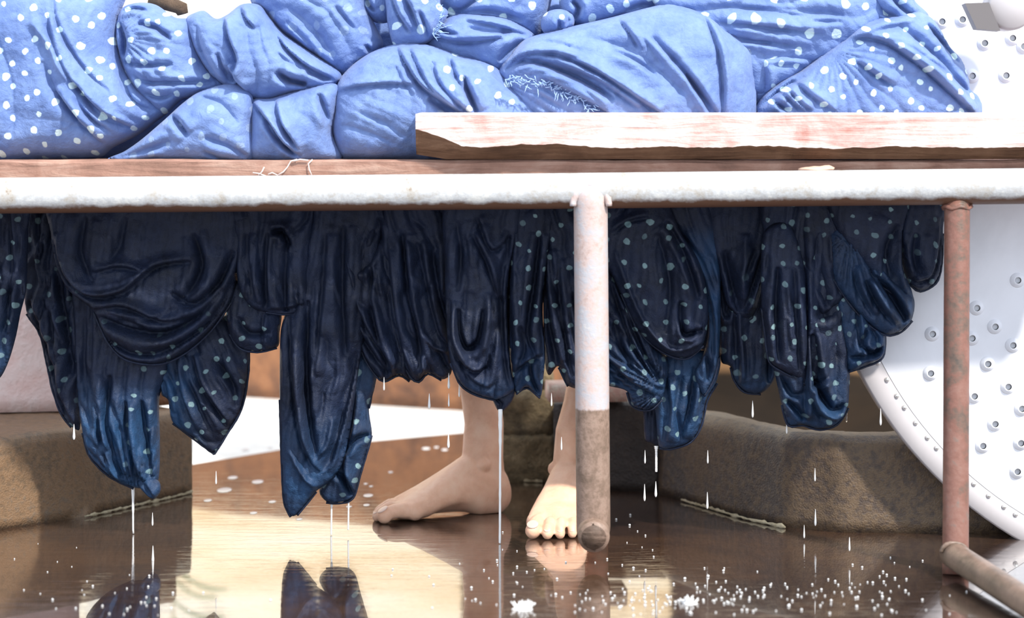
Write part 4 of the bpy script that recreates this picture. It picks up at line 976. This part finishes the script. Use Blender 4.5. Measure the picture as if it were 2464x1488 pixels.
# ---------------------------------------------------------------- the person standing behind the bench (bare legs)
def loft(bm, rings):
    rs = [[bm.verts.new(p) for p in r] for r in rings]; n = len(rs[0])
    for A, B in zip(rs[:-1], rs[1:]):
        for k in range(n): bm.faces.new((A[k], A[(k+1) % n], B[(k+1) % n], B[k]))
    bm.faces.new(list(reversed(rs[0]))); bm.faces.new(rs[-1])
def capsule(bm, pts, radii, n=14):
    P_ = []; R_ = []
    a = pts[0]; d = (pts[0]-pts[1]).normalized()
    for u in (1.0, .85, .5): P_.append(a+d*radii[0]*u); R_.append(radii[0]*math.sqrt(max(.02, 1-u*u)))
    P_ += list(pts); R_ += list(radii)
    a = pts[-1]; d = (pts[-1]-pts[-2]).normalized()
    for u in (.5, .85, 1.0): P_.append(a+d*radii[-1]*u); R_.append(radii[-1]*math.sqrt(max(.02, 1-u*u)))
    tube_bm(bm, P_, R_, n)
NAILS = []
def foot_leg(bm, heel, fwd, med, S, knee, hip, ank_up):
    fwd = Vector(fwd).normalized(); med = Vector(med).normalized(); up = Vector((0,0,1)); heel = Vector(heel)
    W = lambda x, y, z: heel+(fwd*x+med*y+up*z)*S
    secs = [(.000,0,.016,.014,.048),(.006,0,.022,.006,.064),(.018,0,.027,-.004,.082),(.036,0,.031,-.004,.096),(.058,.001,.033,-.003,.104),(.080,.002,.034,.002,.098),(.100,.002,.036,.003,.086),(.120,.002,.039,.003,.074),(.140,.003,.042,.003,.063),(.158,.003,.045,.002,.053),(.174,.003,.047,.001,.045),(.188,.002,.047,.001,.038),(.200,.001,.044,.002,.031),(.208,.001,.040,.004,.025)]
    rings = []
    for (x, cy, hw, zb, zt) in secs:
        r = []
        for k in range(28):
            a = 2*math.pi*k/28; c = math.cos(a); s = math.sin(a)
            y = cy+hw*math.copysign(abs(c)**.85, c)
            zc = (zb+zt)/2; hz = (zt-zb)/2
            z = zc+hz*math.copysign(abs(s)**(.8 if s < 0 else 1.0), s)
            if s < 0 and y > -.005:   # medial arch
                l = max(0, 1-((x-.108)/.045)**2); z += .014*l*min(1, (y+.005)/.03)*abs(s)
            if s > 0:                 # instep ridge sits to the inner side
                z += .004*max(0, c)*max(0, 1-abs(x-.13)/.08)
            r.append(W(x, y, z))
        rings.append(r)
    loft(bm, rings)
    # ball of the big toe and outer ball
    for (x, y, z, r) in ((.184,.036,.018,.0165),(.172,-.034,.014,.0135),(.19,.012,.016,.014),(.185,-.012,.015,.014)):
        bmesh.ops.create_icosphere(bm, subdivisions=2, radius=r*S, matrix=Matrix.Translation(W(x,y,z)))
    toes = [(.030,.192,.247,.0128,.0020),(.0085,.196,.247,.0088,.006),(-.0085,.194,.239,.0082,.006),(-.0240,.188,.228,.0078,.005),(-.0385,.178,.214,.0076,.003)]
    for i, (y, x0, x1, r, arch) in enumerate(toes):
        sp = 0.002*(i-1.2)
        pts = [W(x0-.008, y, .019 if i else .020), W(x0+(x1-x0)*.40, y-sp*.4, .0185+arch if i else .0195), W(x0+(x1-x0)*.75, y-sp*.8, .0135+arch*.4 if i else .016), W(x1-r*.9, y-sp, r*1.0)]
        capsule(bm, pts, [r*1.0*S, r*.98*S, r*.92*S, r*S*1.0])
        NAILS.append((W(x1-r*.9, y-sp, r*1.0)+(fwd*.30+up*.90)*r*S*.98, fwd, med, r*S*(.62 if i else .75)))
    # ankle bones
    for (x, y, z, r) in ((.056,.0255,.084,.0125),(.050,-.025,.074,.012)):
        bmesh.ops.create_icosphere(bm, subdivisions=2, radius=r*S, matrix=Matrix.Translation(W(x,y,z)))
    # Achilles tendon and leg
    ankc = W(.050,0,.085); an2 = W(*ank_up)
    knee = Vector(knee); hip = Vector(hip)
    def ring(c, f, m, rf, rb, rm):
        return [c+f*((rf if math.cos(a) > 0 else rb)*math.cos(a))+m*(rm*math.sin(a)) for a in [2*math.pi*k/28 for k in range(28)]]
    seq = [(W(.046,0,.050), .044, .040, .030), (W(.047,0,.072), .040, .038, .030), (W(.046,0,.092), .036, .035, .0300), (an2, .0335, .034, .0285)]
    rings = [ring(c, fwd, med, a*S, b*S, m*S) for c, a, b, m in seq]
    sh = [(.14,.0345,.036,.030),(.30,.038,.042,.036),(.46,.043,.051,.044),(.62,.046,.058,.050),(.78,.046,.056,.051),(.90,.047,.048,.049),(1.0,.052,.048,.050)]
    for u, a, b, m in sh: rings.append(ring(an2.lerp(knee, u), fwd, med, a, b, m))
    for u, a in ((.2,.056),(.5,.070),(.8,.084),(1.0,.092)): rings.append(ring(knee.lerp(hip, u), fwd, med, a, a, a*.95))
    loft(bm, rings)
bm = bmesh.new()
hr = P(1222,1226,4.17); hr.z = 0
foot_leg(bm, hr, (-.905,-.425,0), (.425,-.905,0), 1.04, (P(1105,600,4.20).x, 4.17, .485), (P(1180,0,4.3).x, 4.32, .86), (.044,0,.150))
hl = Vector((P(1384,0,4.13).x, 4.125, 0))
foot_leg(bm, hl, (-.17,-.985,0), (-.985,.17,0), 1.04, (P(1515,600,4.15).x, 4.14, .485), (P(1330,0,4.3).x, 4.32, .86), (.050,-.004,.150))
bmesh.ops.create_uvsphere(bm, u_segments=24, v_segments=16, radius=1, matrix=Matrix.Translation((P(1255,0,4.3).x, 4.34, .93)) @ Matrix.Diagonal((.165,.115,.13,1)))
bmesh.ops.recalc_face_normals(bm, faces=bm.faces)
me = bpy.data.meshes.new('tmp'); bm.to_mesh(me); bm.free()
tmp = bpy.data.objects.new('tmp', me); COL.objects.link(tmp)
md = tmp.modifiers.new('r', 'REMESH'); md.mode = 'VOXEL'; md.voxel_size = .0024
md = tmp.modifiers.new('s', 'SMOOTH'); md.factor = .5; md.iterations = 7
dg = bpy.context.evaluated_depsgraph_get()
body_me = bpy.data.meshes.new_from_object(tmp.evaluated_get(dg))
bpy.data.objects.remove(tmp)
for p in range(1):
    z = np.empty(len(body_me.vertices)*3, np.float32); body_me.vertices.foreach_get('co', z); z = z.reshape(-1,3)
    z[:,2] = np.maximum(z[:,2], .0006)
    # faint tendons, veins and knuckle creases
    body_me.vertices.foreach_set('co', z.reshape(-1))
def skin():
    m, nt, b = new_mat('skin'); pos = geo_pos(nt)
    n1 = noise_t(nt, pos, 26, 5, .6, .4); n2 = noise_t(nt, pos, 420, 3, .6); n3 = noise_t(nt, pos, 60, 4)
    nt.links.new(ramp(nt, n1, [(.3,(.67,.37,.24)),(.5,(.78,.47,.32)),(.7,(.83,.55,.39))]), b.inputs['Base Color'])
    bump(nt, b, math_(nt, 'ADD', math_(nt, 'MULTIPLY', n2, .25), n3), .22, .004)
    setb(b, Roughness=.48, Subsurface_Weight=.12, Subsurface_Radius=(.008,.003,.0015), Specular_IOR_Level=.4); return m
SKIN = skin()
body_me.materials.clear()
person = link_me('person', body_me, SKIN, None)
tag(person, 'person standing barefoot behind the hanging cloths, only bare feet and lower legs showing', 'person')
org = Vector((P(1290,0,4.15).x, 4.15, 0)); relocate(person, org)
NAIL = plain('toenail', (.72,.50,.40), .3)
for (c, f, m, r) in NAILS:
    bm = bmesh.new(); bmesh.ops.create_uvsphere(bm, u_segments=12, v_segments=8, radius=1)
    nrm = (f*.55+Vector((0,0,1))*.85).normalized(); t = m.cross(nrm).normalized()
    M = Matrix((m*r, t*r*1.0, nrm*r*.22)).transposed().to_4x4(); M.translation = c-org-nrm*r*.06
    bmesh.ops.transform(bm, matrix=M, verts=bm.verts)
    link_bm('toenail', bm, NAIL, person)
bm = bmesh.new()
hx = P(1255,0,4.3).x
def er(c, rx, ry): return [Vector((c[0]+rx*math.cos(2*math.pi*k/28), c[1]+ry*math.sin(2*math.pi*k/28), c[2])) for k in range(28)]
loft(bm, [er((hx,4.32,.78),.185,.125), er((hx,4.33,.86),.185,.13), er((hx,4.34,.95),.178,.128), er((hx,4.34,1.06),.165,.115)])
for kx, hh in ((P(1105,600,4.20).x, P(1180,0,4.3).x), (P(1515,600,4.15).x, P(1330,0,4.3).x)):
    a = Vector((kx,4.18,.54)); b_ = Vector((hh,4.32,.86))
    tube_bm(bm, [a, a.lerp(b_,.4), b_], [.082,.094,.105], 24)
so = link_bm('shorts', bm, plain('dark_cotton', (.03,.03,.035), .8), person); so.location = -org
# ---------------------------------------------------------------- dripping water
m, nt, b = new_mat('clear_water'); setb(b, Base_Color=(.95,.97,1,1), Roughness=.02, IOR=1.33, Transmission_Weight=1.0); WATER = m
m, nt, b = new_mat('foamy_water'); setb(b, Base_Color=(.92,.92,.91,1), Roughness=.12, IOR=1.33, Transmission_Weight=.1); FOAM = m
def stream(x, y0, y1, D, r, label, x1=None):
    p = [P(x+((x1 or x)-x)*k/40, y0+(y1-y0)*k/40, D) for k in range(41)]
    if p[-1].z < .001: p = [q for q in p if q.z > .001]+[Vector((p[-1].x, p[-1].y, .001))]
    rad = [r*(1.5-.7*min(1, i/8))*(1+.28*mn.noise(Vector((x, i*.9, 1)))) for i in range(len(p))]
    o = tube('water_stream', p, rad, FOAM if r > .0014 else WATER, None, 10); relocate(o, p[-1]); tag(o, label, 'water', 'thin streams running off the hems'); return o
stream(320, 1168, 1560, 3.935, .0019, 'thin continuous water stream falling from the twisted tail at the far left', 321)
stream(1204, 985, 1500, 3.845, .0024, 'longest water stream, falling from the bright blue hem between the two feet', 1202)
stream(839, 1192, 1276, 3.925, .0017, 'short bluish water stream from the dotted tail beside the long plain cloth', 838)
stream(798, 1208, 1290, 3.925, .0018, 'short beaded water stream under the long low cloth, left of the bluish one', 797)
stream(1579, 1074, 1136, 3.918, .0024, 'bluish water stream from the soaked tail right of the front pipe leg')
stream(2038, 890, 1016, 3.86, .0013, 'hair thin water stream at the right of the big rounded cloth end', 2037)
def drop_mesh(L, r):
    bm = bmesh.new(); n = 12
    prof = [(0,.02),(.08,.25),(.2,.42),(.4,.62),(.6,.82),(.78,1.0),(.9,.86),(.97,.5),(1,.05)]
    tube_bm(bm, [Vector((0,0,L*(.5-u))) for u, w in prof], [max(r*w,.0001) for u, w in prof], n)
    bmesh.ops.recalc_face_normals(bm, faces=bm.faces)
    me = bpy.data.meshes.new('water_drop'); bm.to_mesh(me); bm.free(); me.materials.append(FOAM)
    me.polygons.foreach_set('use_smooth', [True]*len(me.polygons)); return me
DM = [drop_mesh(.026,.0022), drop_mesh(.022,.0015), drop_mesh(.028,.0019)]
drops = [(1033,966,0),(1080,963,1),(1079,1060,0),(1327,962,1),(1105,940,1),(1351,1068,1),(1811,985,2),(1893,1028,1),(2119,1004,2),(1703,1100,1),(1702,1205,2),(1552,1100,1),(1551,1186,2),(1578,1178,0),(1961,1143,1),(1962,1246,2),(1935,1280,1),(2044,1310,1),(1936,1420,2),(1896,1462,2),(367,1250,1),(368,1335,2),(520,1150,1),(924,924,1),(1080,917,0),(178,1040,0),(1580,1390,1)]
for i, (x, y, k) in enumerate(drops):
    o = bpy.data.objects.new('water_drop', DM[k]); COL.objects.link(o)
    D = 3.87 if y < 1300 else 3.70
    o.location = P(x, y, D)
    tag(o, 'clear water drop falling through the air below the dripping cloths', 'water drop', 'falling drops under the cloths')
# splash beads on the wet floor
bm = bmesh.new(); bmesh.ops.create_icosphere(bm, subdivisions=2, radius=1)
bme = bpy.data.meshes.new('splash_bead'); bm.to_mesh(bme); bm.free(); bme.materials.append(FOAM)
bme.polygons.foreach_set('use_smooth', [True]*len(bme.polygons))
r = random.Random(11)
spots = []
def scatter(n, cx, cy, sx, sy, s0=1.6, s1=3.6):
    k = 0
    while k < n:
        x = r.gauss(cx, sx); y = r.gauss(cy, sy)
        if not (10 < x < 2455 and 1240 < y < 1486): continue
        spots.append((x, y, r.uniform(s0, s1))); k += 1
scatter(92, 1760, 1440, 110, 30, 2.0, 4.2); scatter(60, 2080, 1440, 90, 42); scatter(58, 1520, 1455, 90, 24, 1.8, 3.8); scatter(40, 1230, 1420, 120, 45); scatter(30, 250, 1440, 130, 30); scatter(8, 150, 1350, 80, 35, 1.2, 2.4); scatter(12, 1530, 1260, 30, 50)
for (x, y, s) in spots[:300]:
    q = floorP(x, y); o = bpy.data.objects.new('splash_bead', bme); COL.objects.link(o)
    rr_ = s*q.y/F*.8; o.scale = (rr_, rr_, rr_*.9); o.location = (q.x, q.y, rr_*.7)
    tag(o, 'tiny bright bead of water splashing on the wet floor near the lower frame edge', 'water bead', 'splash beads on the wet floor')
# foam flecks further back
for i, (x, y, s) in enumerate([(590,1083,9),(650,1078,6),(690,1085,8),(700,1092,5),(1025,1080,10),(1050,1077,6),(1070,1083,8),(940,1137,6),(880,1165,5),(893,1171,5),(886,1193,12),(882,1216,8),(840,1220,7),(655,1208,9),(500,1205,10),(540,1180,18),(620,1160,14),(560,1150,12),(700,1180,7),(760,1150,6),(610,1235,9),(720,1250,8)]):
    q = floorP(x, y); o = bpy.data.objects.new('foam_fleck', bme); COL.objects.link(o)
    w = s*q.y/F; o.scale = (w, w*2.2, .0007); o.location = (q.x, q.y, .0003)
    tag(o, 'flat pale foam fleck floating on the wet floor beyond the feet', 'foam', 'foam flecks on the wet floor')
# splash crowns
for (x, y, s, lab) in ((1258,1466,.018,'small white splash where the longest stream hits the floor'),(1660,1452,.014,'small white splash on the floor at the lower right of the front pipe leg')):
    q = floorP(x, y); bm = bmesh.new(); rr = random.Random(int(x))
    for k in range(26):
        a = rr.uniform(0, 6.28); l = s*rr.uniform(.3, 1.1)
        v = Vector((math.cos(a)*l, math.sin(a)*l, s*rr.uniform(.05, .7)))
        tube_bm(bm, [Vector((math.cos(a)*l*.55, math.sin(a)*l*.55, .0)), v], [.0012, .0006], 6)
        bmesh.ops.create_icosphere(bm, subdivisions=1, radius=rr.uniform(.0008,.0018), matrix=Matrix.Translation(v))
    bmesh.ops.create_uvsphere(bm, u_segments=16, v_segments=8, radius=1, matrix=Matrix.Diagonal((s*.8, s*.8, .002, 1)))
    o = link_bm('water_splash', bm, FOAM, None); o.location = q; tag(o, lab, 'splash')
# ---------------------------------------------------------------- light and camera
w = bpy.data.worlds.new('World'); SC.world = w; w.use_nodes = True
bg = w.node_tree.nodes['Background']; bg.inputs['Color'].default_value = (.80,.88,1.0,1); bg.inputs['Strength'].default_value = 1.5
sun = bpy.data.lights.new('sun', 'SUN'); sun.energy = 4.4; sun.angle = math.radians(3.0); sun.color = (1.0,.95,.87)
so = bpy.data.objects.new('sun', sun); COL.objects.link(so); so.location = (2,-1,4)
EL, AZ = math.radians(47), math.radians(38)     # from behind the viewer, to the right
sd = Vector((math.sin(AZ)*math.cos(EL), -math.cos(AZ)*math.cos(EL), math.sin(EL)))
so.rotation_euler = (-sd).to_track_quat('-Z', 'Y').to_euler()
cam = bpy.data.cameras.new('camera'); co = bpy.data.objects.new('camera', cam); COL.objects.link(co)
co.location = (0,0,H); co.rotation_euler = (math.radians(90),0,0)
cam.sensor_fit = 'HORIZONTAL'; cam.sensor_width = 36.0; cam.lens = F/2464*36.0
cam.shift_y = -(744-HY)/2464; cam.clip_start = .05; cam.clip_end = 60
cam.dof.use_dof = True; cam.dof.focus_distance = 3.86; cam.dof.aperture_fstop = 2.8
SC.camera = co
SC.view_settings.view_transform = 'Standard'; SC.view_settings.look = 'None'; SC.view_settings.exposure = .35; SC.view_settings.gamma = 1.0
SC.view_settings.use_curve_mapping = False
